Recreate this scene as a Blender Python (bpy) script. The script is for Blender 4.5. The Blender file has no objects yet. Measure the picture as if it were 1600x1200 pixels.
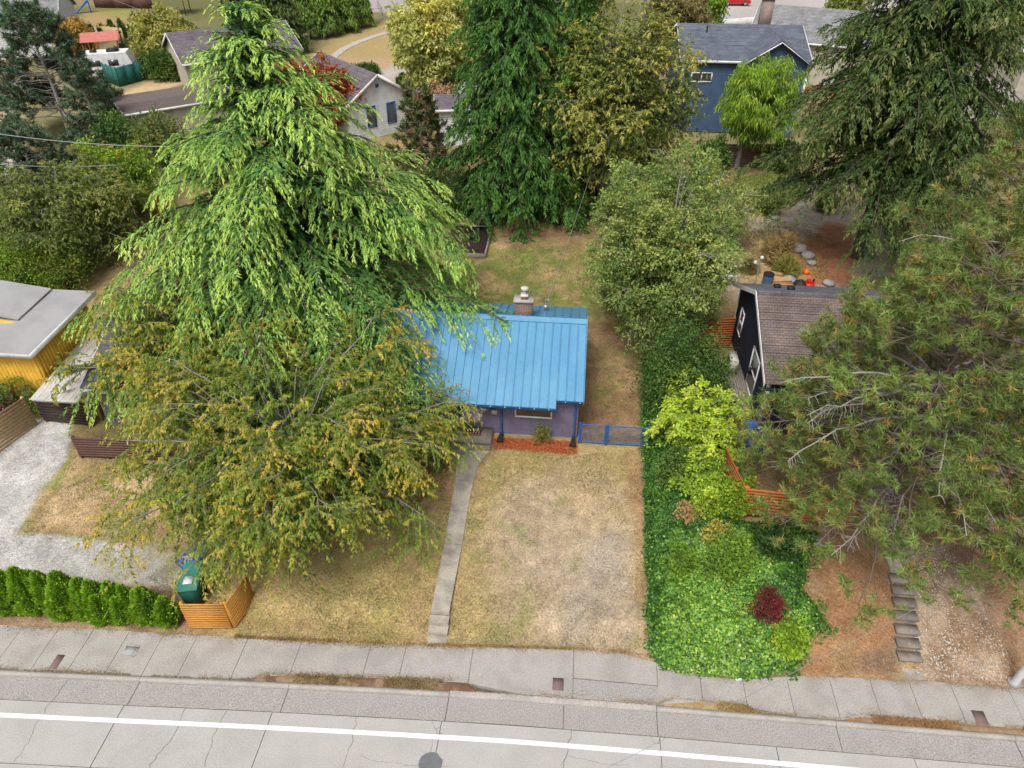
import bpy, math, random
import numpy as np
from mathutils import Vector, Matrix
rad = math.radians
S = bpy.context.scene
# ------------------------------------------------------------------ camera, sky, sun, exposure
FPX, PITCH, YAW, CAMH = 1109.0, rad(37.2), rad(5.4), 22.0      # focal in pixels of a 1600 px wide frame
cd = bpy.data.cameras.new('camera'); cam = bpy.data.objects.new('camera', cd); S.collection.objects.link(cam)
cd.sensor_fit = 'HORIZONTAL'; cd.sensor_width = 36.0; cd.lens = 36.0 * FPX / 1600.0
cd.clip_start = 0.5; cd.clip_end = 3000
cam.location = (0, 0, CAMH); cam.rotation_euler = (rad(90) - PITCH, 0, YAW)
S.camera = cam
SUN_EL, SUN_ROT = rad(58), rad(200)
W = bpy.data.worlds.new('World'); S.world = W; W.use_nodes = True
wn = W.node_tree; wn.nodes.clear()
sky = wn.nodes.new('ShaderNodeTexSky'); sky.sky_type = 'NISHITA'; sky.sun_disc = False
sky.sun_elevation = SUN_EL; sky.sun_rotation = SUN_ROT; sky.air_density = 1.0; sky.dust_density = 5.0; sky.ozone_density = 1.0
hs = wn.nodes.new('ShaderNodeHueSaturation'); hs.inputs['Saturation'].default_value = 0.25   # thin high cloud: a pale sky
bg = wn.nodes.new('ShaderNodeBackground'); bg.inputs['Strength'].default_value = 0.10
wo = wn.nodes.new('ShaderNodeOutputWorld')
wn.links.new(sky.outputs[0], hs.inputs['Color']); wn.links.new(hs.outputs[0], bg.inputs[0]); wn.links.new(bg.outputs[0], wo.inputs[0])
sd = bpy.data.lights.new('sun', 'SUN'); sd.energy = 1.5; sd.angle = rad(18); sd.color = (1.0, 0.96, 0.9)
so = bpy.data.objects.new('sun', sd); S.collection.objects.link(so)
# direction to the sun: azimuth measured so that the Nishita sky and the lamp agree
_az = SUN_ROT
to_sun = Vector((math.sin(_az) * math.cos(SUN_EL), math.cos(_az) * math.cos(SUN_EL), math.sin(SUN_EL)))
so.rotation_euler = to_sun.to_track_quat('Z', 'Y').to_euler()
S.view_settings.view_transform = 'Standard'; S.view_settings.look = 'None'
S.view_settings.exposure = 0.68; S.view_settings.gamma = 1.0; S.view_settings.use_curve_mapping = False
S.render.engine = 'CYCLES'; S.cycles.max_bounces = 6; S.cycles.diffuse_bounces = 2; S.cycles.transparent_max_bounces = 8
S.cycles.use_denoising = True

# ------------------------------------------------------------------ helpers
_f = np.array([-math.sin(YAW) * math.cos(PITCH), math.cos(YAW) * math.cos(PITCH), -math.sin(PITCH)])
_r = np.array([math.cos(YAW), math.sin(YAW), 0.0]); _u = np.cross(_r, _f)
def at(px, py, z):
    d = _f * FPX + _r * (px - 800) + _u * (600 - py)
    t = (z - CAMH) / d[2]; return np.array([d[0] * t, d[1] * t, z])
def proj(p):
    q = np.array(p, float) - [0, 0, CAMH]; s = FPX / (q @ _f); return 800 + q @ _r * s, 600 - q @ _u * s, q @ _f

def hashn(ix, iy, seed):
    h = (ix * 374761393 + iy * 668265263 + seed * 974634777) & 0xffffffff
    h = ((h ^ (h >> 13)) * 1274126177) & 0xffffffff
    return ((h ^ (h >> 16)) & 0xffff) / 65535.0
def vnoise(x, y, seed=0):
    x = np.asarray(x, float); y = np.asarray(y, float)
    ix = np.floor(x).astype(np.int64); iy = np.floor(y).astype(np.int64); fx = x - ix; fy = y - iy
    fx = fx * fx * (3 - 2 * fx); fy = fy * fy * (3 - 2 * fy)
    a = hashn(ix, iy, seed); b = hashn(ix + 1, iy, seed); c = hashn(ix, iy + 1, seed); d = hashn(ix + 1, iy + 1, seed)
    return (a * (1 - fx) + b * fx) * (1 - fy) + (c * (1 - fx) + d * fx) * fy
def fbm(x, y, sc, octv=4, seed=0):
    s = 0; a = 0.5; t = 0
    for o in range(octv):
        s = s + a * vnoise(np.asarray(x) * sc * 2 ** o, np.asarray(y) * sc * 2 ** o, seed + o * 17); t += a; a *= 0.55
    return s / t
def sstep(a, b, x): t = np.clip((np.asarray(x, float) - a) / (b - a), 0, 1); return t * t * (3 - 2 * t)

def ter(x, y):                                      # ground height
    x = np.asarray(x, float); y = np.asarray(y, float)
    c = 0.36 * sstep(14.15, 15.3, y) + 0.54 * sstep(14.8, 25, y) + 0.5 * sstep(28, 46, y)
    l = 0.3 * sstep(15, 24, y) + 0.9 * sstep(27, 46, y)
    r = 1.25 * sstep(14.1, 17.6, y) + 0.65 * sstep(17.5, 26, y) - 0.5 * sstep(34, 60, y)
    a = 1 - sstep(-14.5, -11.0, x); b = sstep(4.2, 8.0, x)
    far = 1 - sstep(45, 60, y)
    h = c * (1 - a) * (1 - b) + l * a + r * b
    return h * far + 1.4 * (1 - far) + 0.05 * (fbm(x, y, 0.5, 3, 5) - 0.5) * sstep(14.2, 16, y)
def ground(px, py):                                 # point of the ground seen at a pixel
    z = 0.5
    for _ in range(12):
        p = at(px, py, z); z = float(ter(p[0], p[1]))
    return p

def link(o, parent=None):
    S.collection.objects.link(o)
    if parent is not None: o.parent = parent
    return o
def tag(o, label=None, cat=None, group=None, kind=None):
    if label: o['label'] = label
    if cat: o['category'] = cat
    if group: o['group'] = group
    if kind: o['kind'] = kind
    return o
def thing(name, label, cat, loc=(0, 0, 0), rz=0.0, group=None):
    o = bpy.data.objects.new(name, None); o.empty_display_size = 0.3; link(o)
    o.location = [float(v) for v in loc]; o.rotation_euler = (0, 0, rz)
    return tag(o, label, cat, group)

class NM:                                           # collects numpy geometry, builds one mesh
    def __init__(s): s.V = []; s.F = []; s.C = []; s.n = 0
    def add(s, V, F, col=None):
        V = np.asarray(V, float).reshape(-1, 3); F = np.asarray(F, np.int64)
        s.V.append(V); s.F.append(F + s.n); s.n += len(V)
        if col is None: col = (0.5, 0.5, 0.5)
        col = np.asarray(col, float)
        if col.ndim == 1: col = np.tile(col, (len(F), 1))
        s.C.append(col[:, :3]); return s
    def box(s, x0, x1, y0, y1, z0, z1, M=None, col=None):
        V = np.array([(x, y, z) for z in (z0, z1) for x, y in ((x0, y0), (x1, y0), (x1, y1), (x0, y1))], float)
        if M is not None: V = (np.array(M.to_3x3()) @ V.T).T + np.array(M.translation)
        return s.add(V, [(0, 3, 2, 1), (4, 5, 6, 7), (0, 1, 5, 4), (1, 2, 6, 5), (2, 3, 7, 6), (3, 0, 4, 7)], col)
    def beam(s, a, b, w, h, up=(0, 0, 1), col=None):  # bar from a to b, w sideways, h along up
        a = np.array(a, float); b = np.array(b, float); t = b - a; L = np.linalg.norm(t); t /= L
        sd_ = np.cross(t, up); sd_ /= np.linalg.norm(sd_); u_ = np.cross(sd_, t)
        V = [p + sd_ * i * w / 2 + u_ * j * h / 2 for p in (a, b) for i, j in ((-1, -1), (1, -1), (1, 1), (-1, 1))]
        return s.add(V, [(0, 1, 2, 3), (7, 6, 5, 4), (0, 4, 5, 1), (1, 5, 6, 2), (2, 6, 7, 3), (3, 7, 4, 0)], col)
    def prism(s, P, d, col=None):                   # polygon P (3D, planar) extruded by vector d
        P = np.array(P, float); n = len(P); V = np.vstack([P, P + np.array(d, float)])
        for k in range(n):
            j = (k + 1) % n; s.add(V[[k, j, j + n, k + n]], [(0, 1, 2, 3)], col)
        for off in (0, n):
            idx = [(off, off + i, off + i + 1) for i in range(1, n - 1)]
            s.add(V, idx, col)
        return s
    def cyl(s, a, b, r0, r1=None, n=10, col=None):
        r1 = r0 if r1 is None else r1
        a = np.array(a, float); b = np.array(b, float)
        V, F = tubes(np.array([[a, b]]), np.array([[r0, r1]]), n); s.add(V, F, col)
        for p, r, o in ((a, r0, 0), (b, r1, n)):
            vv = np.vstack([V[o:o + n], p[None]]); s.add(vv, [(i, (i + 1) % n, n) for i in range(n)], col)
        return s
    def build(s, name, mat, parent=None, kind=None, smooth=False):
        me = bpy.data.meshes.new(name)
        V = np.vstack(s.V); lens = np.concatenate([np.full(len(f), f.shape[1]) for f in s.F])
        L = np.concatenate([f.ravel() for f in s.F]); C = np.vstack(s.C)
        me.vertices.add(len(V)); me.vertices.foreach_set('co', V.astype(np.float32).ravel())
        me.loops.add(len(L)); me.loops.foreach_set('vertex_index', L.astype(np.int32))
        me.polygons.add(len(lens)); st = np.concatenate([[0], np.cumsum(lens)[:-1]])
        me.polygons.foreach_set('loop_start', st.astype(np.int32))
        me.update(calc_edges=True)
        a = me.attributes.new('col', 'FLOAT_COLOR', 'FACE')
        a.data.foreach_set('color', np.hstack([C, np.ones((len(C), 1))]).astype(np.float32).ravel())
        if smooth: me.polygons.foreach_set('use_smooth', np.ones(len(lens), bool))
        me.materials.append(mat); o = bpy.data.objects.new(name, me); link(o, parent)
        if kind: o['kind'] = kind
        return o

def tubes(P, R, sides):
    P = np.asarray(P, float); R = np.asarray(R, float); n, k, _ = P.shape
    T = np.gradient(P, axis=1); T /= np.linalg.norm(T, axis=2, keepdims=True) + 1e-9
    ref = np.where(np.abs(T[:, :1, 2:3]) > 0.9, np.array([[[1.0, 0, 0]]]), np.array([[[0, 0, 1.0]]]))
    A = np.cross(T, np.broadcast_to(ref, T.shape)); A /= np.linalg.norm(A, axis=2, keepdims=True) + 1e-9
    B = np.cross(T, A)
    th = np.arange(sides) * 2 * math.pi / sides
    V = P[:, :, None] + R[:, :, None, None] * (A[:, :, None] * np.cos(th)[:, None] + B[:, :, None] * np.sin(th)[:, None])
    base = (np.arange(n)[:, None, None] * k + np.arange(k - 1)[None, :, None]) * sides; j = np.arange(sides)[None, None]
    a = base + j; b = base + (j + 1) % sides
    F = np.stack([a, b, b + sides, a + sides], -1).reshape(-1, 4)
    return V.reshape(-1, 3), F
def copyo(o, parent, loc=None):
    c = o.copy(); link(c, parent)
    if loc is not None: c.location = loc
    return c

# ------------------------------------------------------------------ materials
MATS = {}
def mat(name, col, rough=0.8, var=0.25, scale=3.0, fine=40.0, bump=0.3, metal=0.0, spec=0.3, attr=False, stretch=None, col2=None, streak=0.0):
    if name in MATS: return MATS[name]
    m = bpy.data.materials.new(name); m.use_nodes = True; nt = m.node_tree; N = nt.nodes; K = nt.links
    b = N['Principled BSDF']; b.inputs['Roughness'].default_value = rough; b.inputs['Metallic'].default_value = metal
    b.inputs['Specular IOR Level'].default_value = spec
    tc = N.new('ShaderNodeTexCoord'); mp = N.new('ShaderNodeMapping'); K.new(tc.outputs['Object'], mp.inputs[0])
    if stretch: mp.inputs['Scale'].default_value = stretch
    n1 = N.new('ShaderNodeTexNoise'); n1.inputs['Scale'].default_value = scale; n1.inputs['Detail'].default_value = 5
    n2 = N.new('ShaderNodeTexNoise'); n2.inputs['Scale'].default_value = fine; n2.inputs['Detail'].default_value = 3
    for n in (n1, n2): K.new(mp.outputs[0], n.inputs['Vector'])
    if attr:
        c = N.new('ShaderNodeAttribute'); c.attribute_name = 'col'; src = c.outputs['Color']
    else:
        c = N.new('ShaderNodeMix'); c.data_type = 'RGBA'
        c.inputs['A'].default_value = (*col, 1); c.inputs['B'].default_value = (*(col2 or [v * 0.8 for v in col]), 1)
        rr = N.new('ShaderNodeMapRange'); rr.inputs['From Min'].default_value = 0.42; rr.inputs['From Max'].default_value = 0.62
        K.new(n1.outputs['Fac'], rr.inputs[0]); K.new(rr.outputs[0], c.inputs['Factor']); src = c.outputs['Result']
    ad = N.new('ShaderNodeMath'); ad.operation = 'MULTIPLY_ADD'; ad.inputs[1].default_value = 0.5
    K.new(n1.outputs['Fac'], ad.inputs[0]); K.new(n2.outputs['Fac'], ad.inputs[2])
    mr = N.new('ShaderNodeMapRange'); mr.inputs['From Min'].default_value = 0.45; mr.inputs['From Max'].default_value = 1.05
    mr.inputs['To Min'].default_value = 1 - var; mr.inputs['To Max'].default_value = 1 + var
    K.new(ad.outputs[0], mr.inputs[0])
    mu = N.new('ShaderNodeVectorMath'); mu.operation = 'SCALE'; K.new(src, mu.inputs[0]); K.new(mr.outputs[0], mu.inputs['Scale'])
    K.new(mu.outputs[0], b.inputs['Base Color'])
    if bump > 0:
        bp = N.new('ShaderNodeBump'); bp.inputs['Strength'].default_value = bump; bp.inputs['Distance'].default_value = 0.03
        K.new(n2.outputs['Fac'], bp.inputs['Height']); K.new(bp.outputs[0], b.inputs['Normal'])
    MATS[name] = m; return m
def leafmat(name, trans=0.3, rough=0.55):
    if name in MATS: return MATS[name]
    m = bpy.data.materials.new(name); m.use_nodes = True; nt = m.node_tree; N = nt.nodes; K = nt.links
    b = N['Principled BSDF']; b.inputs['Roughness'].default_value = rough; b.inputs['Specular IOR Level'].default_value = 0.35
    c = N.new('ShaderNodeAttribute'); c.attribute_name = 'col'
    tc = N.new('ShaderNodeTexCoord'); n = N.new('ShaderNodeTexNoise'); n.inputs['Scale'].default_value = 1.3; n.inputs['Detail'].default_value = 4
    K.new(tc.outputs['Object'], n.inputs['Vector'])
    mr = N.new('ShaderNodeMapRange'); mr.inputs['From Min'].default_value = 0.3; mr.inputs['From Max'].default_value = 0.7
    mr.inputs['To Min'].default_value = 0.78; mr.inputs['To Max'].default_value = 1.22; K.new(n.outputs['Fac'], mr.inputs[0])
    mu = N.new('ShaderNodeVectorMath'); mu.operation = 'SCALE'; K.new(c.outputs['Color'], mu.inputs[0]); K.new(mr.outputs[0], mu.inputs['Scale'])
    K.new(mu.outputs[0], b.inputs['Base Color'])
    t = N.new('ShaderNodeBsdfTranslucent'); K.new(mu.outputs[0], t.inputs['Color'])
    mx = N.new('ShaderNodeMixShader'); mx.inputs[0].default_value = trans
    K.new(b.outputs[0], mx.inputs[1]); K.new(t.outputs[0], mx.inputs[2]); K.new(mx.outputs[0], N['Material Output'].inputs['Surface'])
    MATS[name] = m; return m
def grid_mat(name, col, col2, bw, bh, mortar, rough=0.85, msize=0.02, rot=(0, 0, 0), var=0.5):   # shingles or bricks too small to build
    if name in MATS: return MATS[name]
    m = bpy.data.materials.new(name); m.use_nodes = True; nt = m.node_tree; N = nt.nodes; K = nt.links
    b = N['Principled BSDF']; b.inputs['Roughness'].default_value = rough; b.inputs['Specular IOR Level'].default_value = 0.2
    tc = N.new('ShaderNodeTexCoord'); mp = N.new('ShaderNodeMapping'); mp.inputs['Rotation'].default_value = rot; K.new(tc.outputs['Object'], mp.inputs[0])
    br = N.new('ShaderNodeTexBrick'); br.inputs['Scale'].default_value = 1; br.inputs['Brick Width'].default_value = bw; br.inputs['Row Height'].default_value = bh
    br.inputs['Mortar Size'].default_value = msize; br.inputs['Color1'].default_value = (*col, 1); br.inputs['Color2'].default_value = (*col2, 1)
    br.inputs['Mortar'].default_value = (*mortar, 1); K.new(mp.outputs[0], br.inputs['Vector'])
    n = N.new('ShaderNodeTexNoise'); n.inputs['Scale'].default_value = 1.2; n.inputs['Detail'].default_value = 6; K.new(tc.outputs['Object'], n.inputs['Vector'])
    mr = N.new('ShaderNodeMapRange'); mr.inputs['From Min'].default_value = 0.3; mr.inputs['From Max'].default_value = 0.7
    mr.inputs['To Min'].default_value = 1 - var * 0.5; mr.inputs['To Max'].default_value = 1 + var * 0.5; K.new(n.outputs['Fac'], mr.inputs[0])
    mu = N.new('ShaderNodeVectorMath'); mu.operation = 'SCALE'; K.new(br.outputs['Color'], mu.inputs[0]); K.new(mr.outputs[0], mu.inputs['Scale'])
    K.new(mu.outputs[0], b.inputs['Base Color'])
    bp = N.new('ShaderNodeBump'); bp.inputs['Strength'].default_value = 0.5; bp.inputs['Distance'].default_value = 0.02
    K.new(br.outputs['Fac'], bp.inputs['Height']); bp.invert = True; K.new(bp.outputs[0], b.inputs['Normal'])
    MATS[name] = m; return m

M_GROUND = mat('ground soil and grass', (0, 0, 0), 0.95, 0.5, 3, 15, 1.0, attr=True, spec=0.1)
M_FAR = mat('far ground', (0, 0, 0), 0.95, 0.25, 2, 9, 0.5, attr=True, spec=0.1)
M_BARK = mat('bark', (0.10, 0.075, 0.055), 0.95, 0.4, 3, 20, 0.8, stretch=(1, 1, 0.25))
M_BARKG = mat('grey bark', (0.26, 0.235, 0.21), 0.9, 0.35, 3, 20, 0.6, stretch=(1, 1, 0.25))
M_TWIG = mat('pale twig bark', (0.36, 0.33, 0.29), 0.9, 0.3, 4, 30, 0.3)
M_CONC = mat('sidewalk concrete', (0.375, 0.35, 0.325), 0.9, 0.28, 1.1, 22, 0.45, col2=(0.285, 0.265, 0.245))
M_CONCD = mat('old walk concrete', (0.42, 0.375, 0.31), 0.95, 0.3, 1.8, 22, 0.5, col2=(0.26, 0.235, 0.205))
M_ROAD = mat('road concrete', (0.41, 0.39, 0.375), 0.9, 0.2, 0.7, 26, 0.35, col2=(0.35, 0.333, 0.32))
M_GUT = mat('gutter aggregate', (0.35, 0.325, 0.31), 0.95, 0.5, 1.2, 26, 0.8, col2=(0.28, 0.26, 0.25))
M_LINE = mat('white road paint', (0.8, 0.8, 0.79), 0.7, 0.05, 2, 60, 0.1)
M_CRACK = mat('dark crack filler', (0.13, 0.12, 0.105), 0.95, 0.3, 5, 30, 0)
M_WHITE = mat('white paint', (0.72, 0.72, 0.72), 0.6, 0.06, 2, 20, 0.05)
M_GLASS = mat('window glass', (0.05, 0.06, 0.07), 0.08, 0.2, 1, 3, 0, spec=0.8)
M_BLACK = mat('black plastic', (0.02, 0.02, 0.022), 0.6, 0.2, 2, 20, 0.1)
M_GALV = mat('galvanised metal', (0.5, 0.5, 0.49), 0.45, 0.1, 2, 20, 0.05, metal=0.6)

# ------------------------------------------------------------------ ground
def poly_sd(P, X, Y):                               # signed distance, positive inside
    P = np.array(P, float)[:, :2]; d = np.full(X.shape, 1e9); ins = np.zeros(X.shape, bool)
    for i in range(len(P)):
        a = P[i]; b = P[(i + 1) % len(P)]; e = b - a
        t = np.clip(((X - a[0]) * e[0] + (Y - a[1]) * e[1]) / (e @ e + 1e-12), 0, 1)
        d = np.minimum(d, np.hypot(X - a[0] - t * e[0], Y - a[1] - t * e[1]))
        c = ((a[1] > Y) != (b[1] > Y)) & (X < (b[0] - a[0]) * (Y - a[1]) / (b[1] - a[1] + 1e-12) + a[0]); ins ^= c
    return np.where(ins, d, -d)
def gp(pts): return [ground(*p) for p in pts]
TAN, TAN2, GRN, DIRT, GRAV, BARKM, NEED = map(np.array, ((0.35, 0.25, 0.13), (0.26, 0.19, 0.09), (0.16, 0.17, 0.045), (0.37, 0.285, 0.195), (0.335, 0.325, 0.305), (0.30, 0.085, 0.03), (0.27, 0.13, 0.055)))
# name, pixel outline, colour a, colour b, noise scale, softness, strength
ZONES = [
 ('front_yard', [(240, 890), (420, 700), (720, 690), (1003, 690), (1012, 1015), (560, 1015), (340, 1000)], (0.31, 0.225, 0.115), (0.27, 0.215, 0.09), 0.7, 0.4, 1),
 ('front_yard', [(690, 990), (720, 800), (760, 720), (780, 830), (770, 1005)], (0.30, 0.27, 0.10), TAN, 1.4, 0.8, 0.8),
 ('front_yard', [(370, 990), (420, 880), (600, 850), (660, 900), (640, 1000)], (0.27, 0.235, 0.09), (0.34, 0.25, 0.12), 1.0, 1.2, 0.8),
 ('front_yard', [(770, 1010), (740, 850), (800, 745), (900, 720), (1000, 760), (1010, 1010)], (0.34, 0.26, 0.165), (0.31, 0.24, 0.15), 0.8, 0.8, 0.9),
 ('front_yard', [(850, 1008), (780, 850), (800, 765), (860, 770), (905, 860), (900, 1008)], (0.32, 0.25, 0.175), (0.28, 0.215, 0.145), 0.7, 0.9, 0.9),
 ('gravel_pad', [(880, 1010), (880, 900), (930, 830), (985, 830), (995, 1010)], (0.305, 0.255, 0.205), (0.28, 0.225, 0.165), 1.2, 0.8, 0.9),
 ('front_yard', [(980, 700), (1003, 700), (1012, 1000), (1000, 1010)], (0.26, 0.15, 0.075), (0.32, 0.2, 0.11), 1.5, 0.3, 0.8),
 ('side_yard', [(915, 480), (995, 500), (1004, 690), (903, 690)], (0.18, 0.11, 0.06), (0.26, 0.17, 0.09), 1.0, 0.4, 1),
 ('side_yard', [(930, 500), (985, 520), (985, 660), (940, 600)], (0.30, 0.235, 0.11), (0.24, 0.15, 0.08), 0.9, 0.8, 0.7),
 ('back_lawn', [(560, 480), (640, 330), (900, 320), (950, 500)], (0.33, 0.235, 0.12), (0.24, 0.19, 0.075), 0.8, 0.5, 1),
 ('back_lawn', [(640, 500), (700, 400), (800, 385), (920, 385), (950, 440), (930, 490)], (0.13, 0.155, 0.04), (0.26, 0.19, 0.09), 1.0, 0.6, 1),
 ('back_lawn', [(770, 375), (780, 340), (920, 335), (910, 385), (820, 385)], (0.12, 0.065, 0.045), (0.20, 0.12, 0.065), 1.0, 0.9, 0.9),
 ('gravel_driveway', [(-80, 900), (-80, 640), (62, 655), (110, 660), (108, 715), (75, 760), (32, 833), (130, 838), (225, 856), (300, 870), (330, 910), (290, 925), (-80, 905)], GRAV, (0.40, 0.39, 0.37), 0.8, 0.15, 1),
 ('left_lawn', [(108, 715), (265, 715), (330, 700), (330, 880), (225, 852), (130, 835), (32, 831), (75, 760)], TAN, (0.40, 0.29, 0.17), 0.7, 0.12, 1),
 ('left_lawn', [(108, 715), (260, 715), (300, 735), (200, 745), (105, 750)], GRN, TAN2, 0.8, 0.5, 0.8),
 ('left_lawn', [(115, 712), (95, 760), (62, 800), (48, 832), (28, 834), (70, 760)], (0.12, 0.18, 0.04), TAN2, 1.2, 0.2, 0.9),
 ('left_lawn', [(100, 838), (230, 862), (270, 858), (200, 815), (165, 810), (185, 840)], (0.15, 0.19, 0.045), TAN, 1.0, 0.3, 0.8),
 ('weed_patch', [(140, 868), (205, 860), (300, 860), (290, 905), (175, 900)], (0.25, 0.22, 0.12), GRAV, 1.5, 0.4, 0.8),
 ('hedge_bed', [(-80, 900), (290, 915), (310, 990), (280, 992), (-80, 978)], (0.17, 0.105, 0.07), (0.27, 0.18, 0.11), 1.5, 0.15, 1),
 ('mulch_bed', [(772, 684), (903, 690), (903, 711), (771, 701)], BARKM, (0.22, 0.06, 0.025), 3, 0.06, 1),
 ('mulch_bed', [(560, 690), (700, 690), (716, 735), (700, 770), (650, 775), (600, 735)], (0.24, 0.085, 0.04), TAN2, 1.0, 0.5, 0.95),
 ('mulch_bed', [(575, 760), (620, 760), (620, 800), (590, 800)], (0.22, 0.07, 0.035), (0.2, 0.1, 0.05), 1.5, 0.3, 0.9),
 ('ivy_bank', [(1000, 560), (1000, 700), (1008, 900), (1012, 1012), (1035, 1049), (1140, 1062), (1255, 1056), (1300, 990), (1262, 900), (1310, 838), (1240, 826), (1150, 820), (1140, 740), (1130, 600)], (0.10, 0.10, 0.04), (0.16, 0.12, 0.06), 1, 0.1, 1),
 ('needle_bank', [(1255, 1058), (1240, 830), (1330, 820), (1400, 880), (1430, 1060)], (0.30, 0.165, 0.085), (0.28, 0.20, 0.11), 0.9, 0.2, 1),
 ('needle_bank', [(1345, 1040), (1365, 1018), (1400, 1010), (1398, 1038), (1370, 1045)], (0.14, 0.10, 0.08), (0.2, 0.15, 0.1), 2, 0.25, 0.9),
 ('stony_bank', [(1400, 830), (1700, 780), (1700, 1100), (1440, 1060)], (0.34, 0.255, 0.18), (0.19, 0.125, 0.075), 1.3, 0.3, 1),
 ('stony_bank', [(1500, 820), (1560, 820), (1640, 1000), (1600, 1060), (1555, 950)], (0.22, 0.115, 0.06), (0.3, 0.19, 0.11), 0.8, 0.8, 0.8),
 ('side_drive', [(1590, 790), (1760, 700), (1760, 960), (1620, 905)], (0.20, 0.185, 0.175), (0.25, 0.23, 0.22), 0.8, 0.2, 1),
 ('back_garden', [(1080, 330), (1330, 250), (1400, 430), (1200, 470), (1100, 470)], (0.33, 0.29, 0.235), (0.28, 0.20, 0.12), 0.5, 0.6, 1),
 ('back_garden', [(1175, 380), (1240, 360), (1290, 440), (1150, 450)], (0.33, 0.22, 0.10), (0.42, 0.30, 0.15), 0.6, 0.6, 0.8),
 ('back_garden', [(1235, 400), (1290, 345), (1340, 360), (1330, 450), (1260, 445)], (0.26, 0.105, 0.055), (0.33, 0.15, 0.08), 0.6, 0.5, 0.95),
 ('back_garden', [(1110, 290), (1240, 270), (1260, 300), (1240, 322), (1130, 318)], (0.17, 0.21, 0.05), (0.28, 0.24, 0.09), 0.5, 0.4, 0.95),
]
# far zones use a coarser noise
FZONES = [
 ('park_lawn', [(440, 90), (640, 20), (700, 130), (620, 150), (480, 120)], (0.34, 0.26, 0.115), (0.40, 0.28, 0.16), 0.15, 0.8, 1),
 ('park_lawn', [(440, 120), (470, 70), (540, 60), (500, 110)], (0.25, 0.24, 0.08), (0.36, 0.27, 0.13), 0.2, 1.5, 0.8),
 ('far_driveway', [(535, 140), (628, 95), (640, 110), (615, 125), (580, 145)], (0.36, 0.32, 0.285), (0.42, 0.38, 0.34), 0.2, 0.4, 1),
 ('far_street', [(570, -5), (570, 20), (600, 18), (620, 30), (640, 18), (640, -5)], (0.30, 0.27, 0.26), (0.34, 0.31, 0.30), 0.2, 0.4, 1),
 ('far_street', [(1080, 45), (1125, 18), (1120, -20), (1660, -20), (1660, 60), (1400, 45), (1300, 30), (1160, 30)], (0.36, 0.33, 0.315), (0.40, 0.365, 0.35), 0.1, 0.4, 1),
 ('far_dirt', [(178, 148), (232, 128), (300, 115), (310, 125), (215, 150), (208, 175), (180, 165)], (0.50, 0.36, 0.21), (0.43, 0.31, 0.18), 0.3, 0.4, 1),
 ('far_dirt', [(-60, 165), (30, 170), (60, 260), (45, 320), (-60, 320)], (0.50, 0.38, 0.25), (0.42, 0.32, 0.2), 0.2, 0.6, 1),
 ('far_alley', [(-60, 225), (10, 240), (45, 275), (40, 300), (-60, 300)], (0.48, 0.46, 0.44), (0.42, 0.4, 0.38), 0.2, 0.6, 1),
 ('far_lawn', [(130, 45), (130, 20), (235, 14), (240, 40), (215, 45)], (0.24, 0.24, 0.07), (0.33, 0.22, 0.11), 0.2, 0.6, 1),
 ('far_alley', [(130, 46), (230, 38), (230, 46), (135, 56)], (0.42, 0.43, 0.43), (0.36, 0.37, 0.37), 0.2, 0.3, 1),
 ('far_driveway', [(1340, 110), (1640, 60), (1640, 180), (1500, 190)], (0.33, 0.29, 0.265), (0.27, 0.24, 0.22), 0.2, 0.4, 1),
 ('far_lawn', [(560, 150), (640, 140), (700, 200), (700, 310), (640, 300)], (0.17, 0.18, 0.055), (0.24, 0.2, 0.08), 0.3, 0.6, 1),
]
CX = [-60, -30, -18.2, -13.9, -9.6, -5.3, -1.1, 3.6, 9.0, 15, 30, 60]; CY = [9.6, 10.75, 11.34, 11.54, 11.75, 11.93, 12.08, 12.15, 12.2, 12.25, 12.4, 12.7]
def yc(x): return np.interp(x, CX, CY)                                       # kerb line
SX = [-60, -30, -19.5, -14.9, -10.2, -5.7, -2.6, 0.8, 3.35, 3.75, 5.0, 6.4, 7.9, 9.4, 12.5, 15.0, 30, 60]
SY = [12.3, 12.8, 13.1, 13.3, 13.42, 13.64, 13.83, 14.05, 14.12, 13.62, 13.45, 13.47, 13.72, 13.85, 14.0, 14.0, 14.2, 14.5]
def ys(x): return np.interp(x, SX, SY)                                       # back edge of the sidewalk

def colorize(X, Y, zones, base, far=False):
    k = 0.16 if far else 1.0
    n0 = sstep(0.35, 0.65, fbm(X, Y, 0.35 * k, 4, 3))[..., None]
    C = base[0] * (1 - n0) + base[1] * n0; idx = np.full(X.shape, -1)
    for i, (nm, px, a, b, sc, soft, st) in enumerate(zones):
        P = gp(px); s = poly_sd(P, X, Y) + (fbm(X, Y, 1.3 * (0.4 if far else 1), 3, 40 + i) - 0.5) * (min(1.2, soft * 2.2) if not far else 1.0)
        w = sstep(-soft, soft, s) * st
        n = sstep(0.33, 0.67, fbm(X, Y, sc, 4, 70 + i))[..., None]
        c = np.array(a) * (1 - n) + np.array(b) * n
        C = C * (1 - w[..., None]) + c * w[..., None]
        idx = np.where((w > 0.5) , i, idx)
    if not far:                                                              # small green clumps and bare spots in the dry turf
        g = sstep(0.62, 0.72, fbm(X, Y, 1.1, 3, 200)) * 0.5
        turf = np.isin(idx, [i for i, z in enumerate(zones) if 'lawn' in z[0] or 'yard' in z[0]])
        g = (g * turf)[..., None]; C = C * (1 - g) + np.array((0.16, 0.175, 0.05)) * g
        m = (0.62 + 0.62 * fbm(X, Y, 2.6, 3, 210) + 0.42 * fbm(X, Y, .6, 3, 211))[..., None]; C = C * m
    return C, idx
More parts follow.
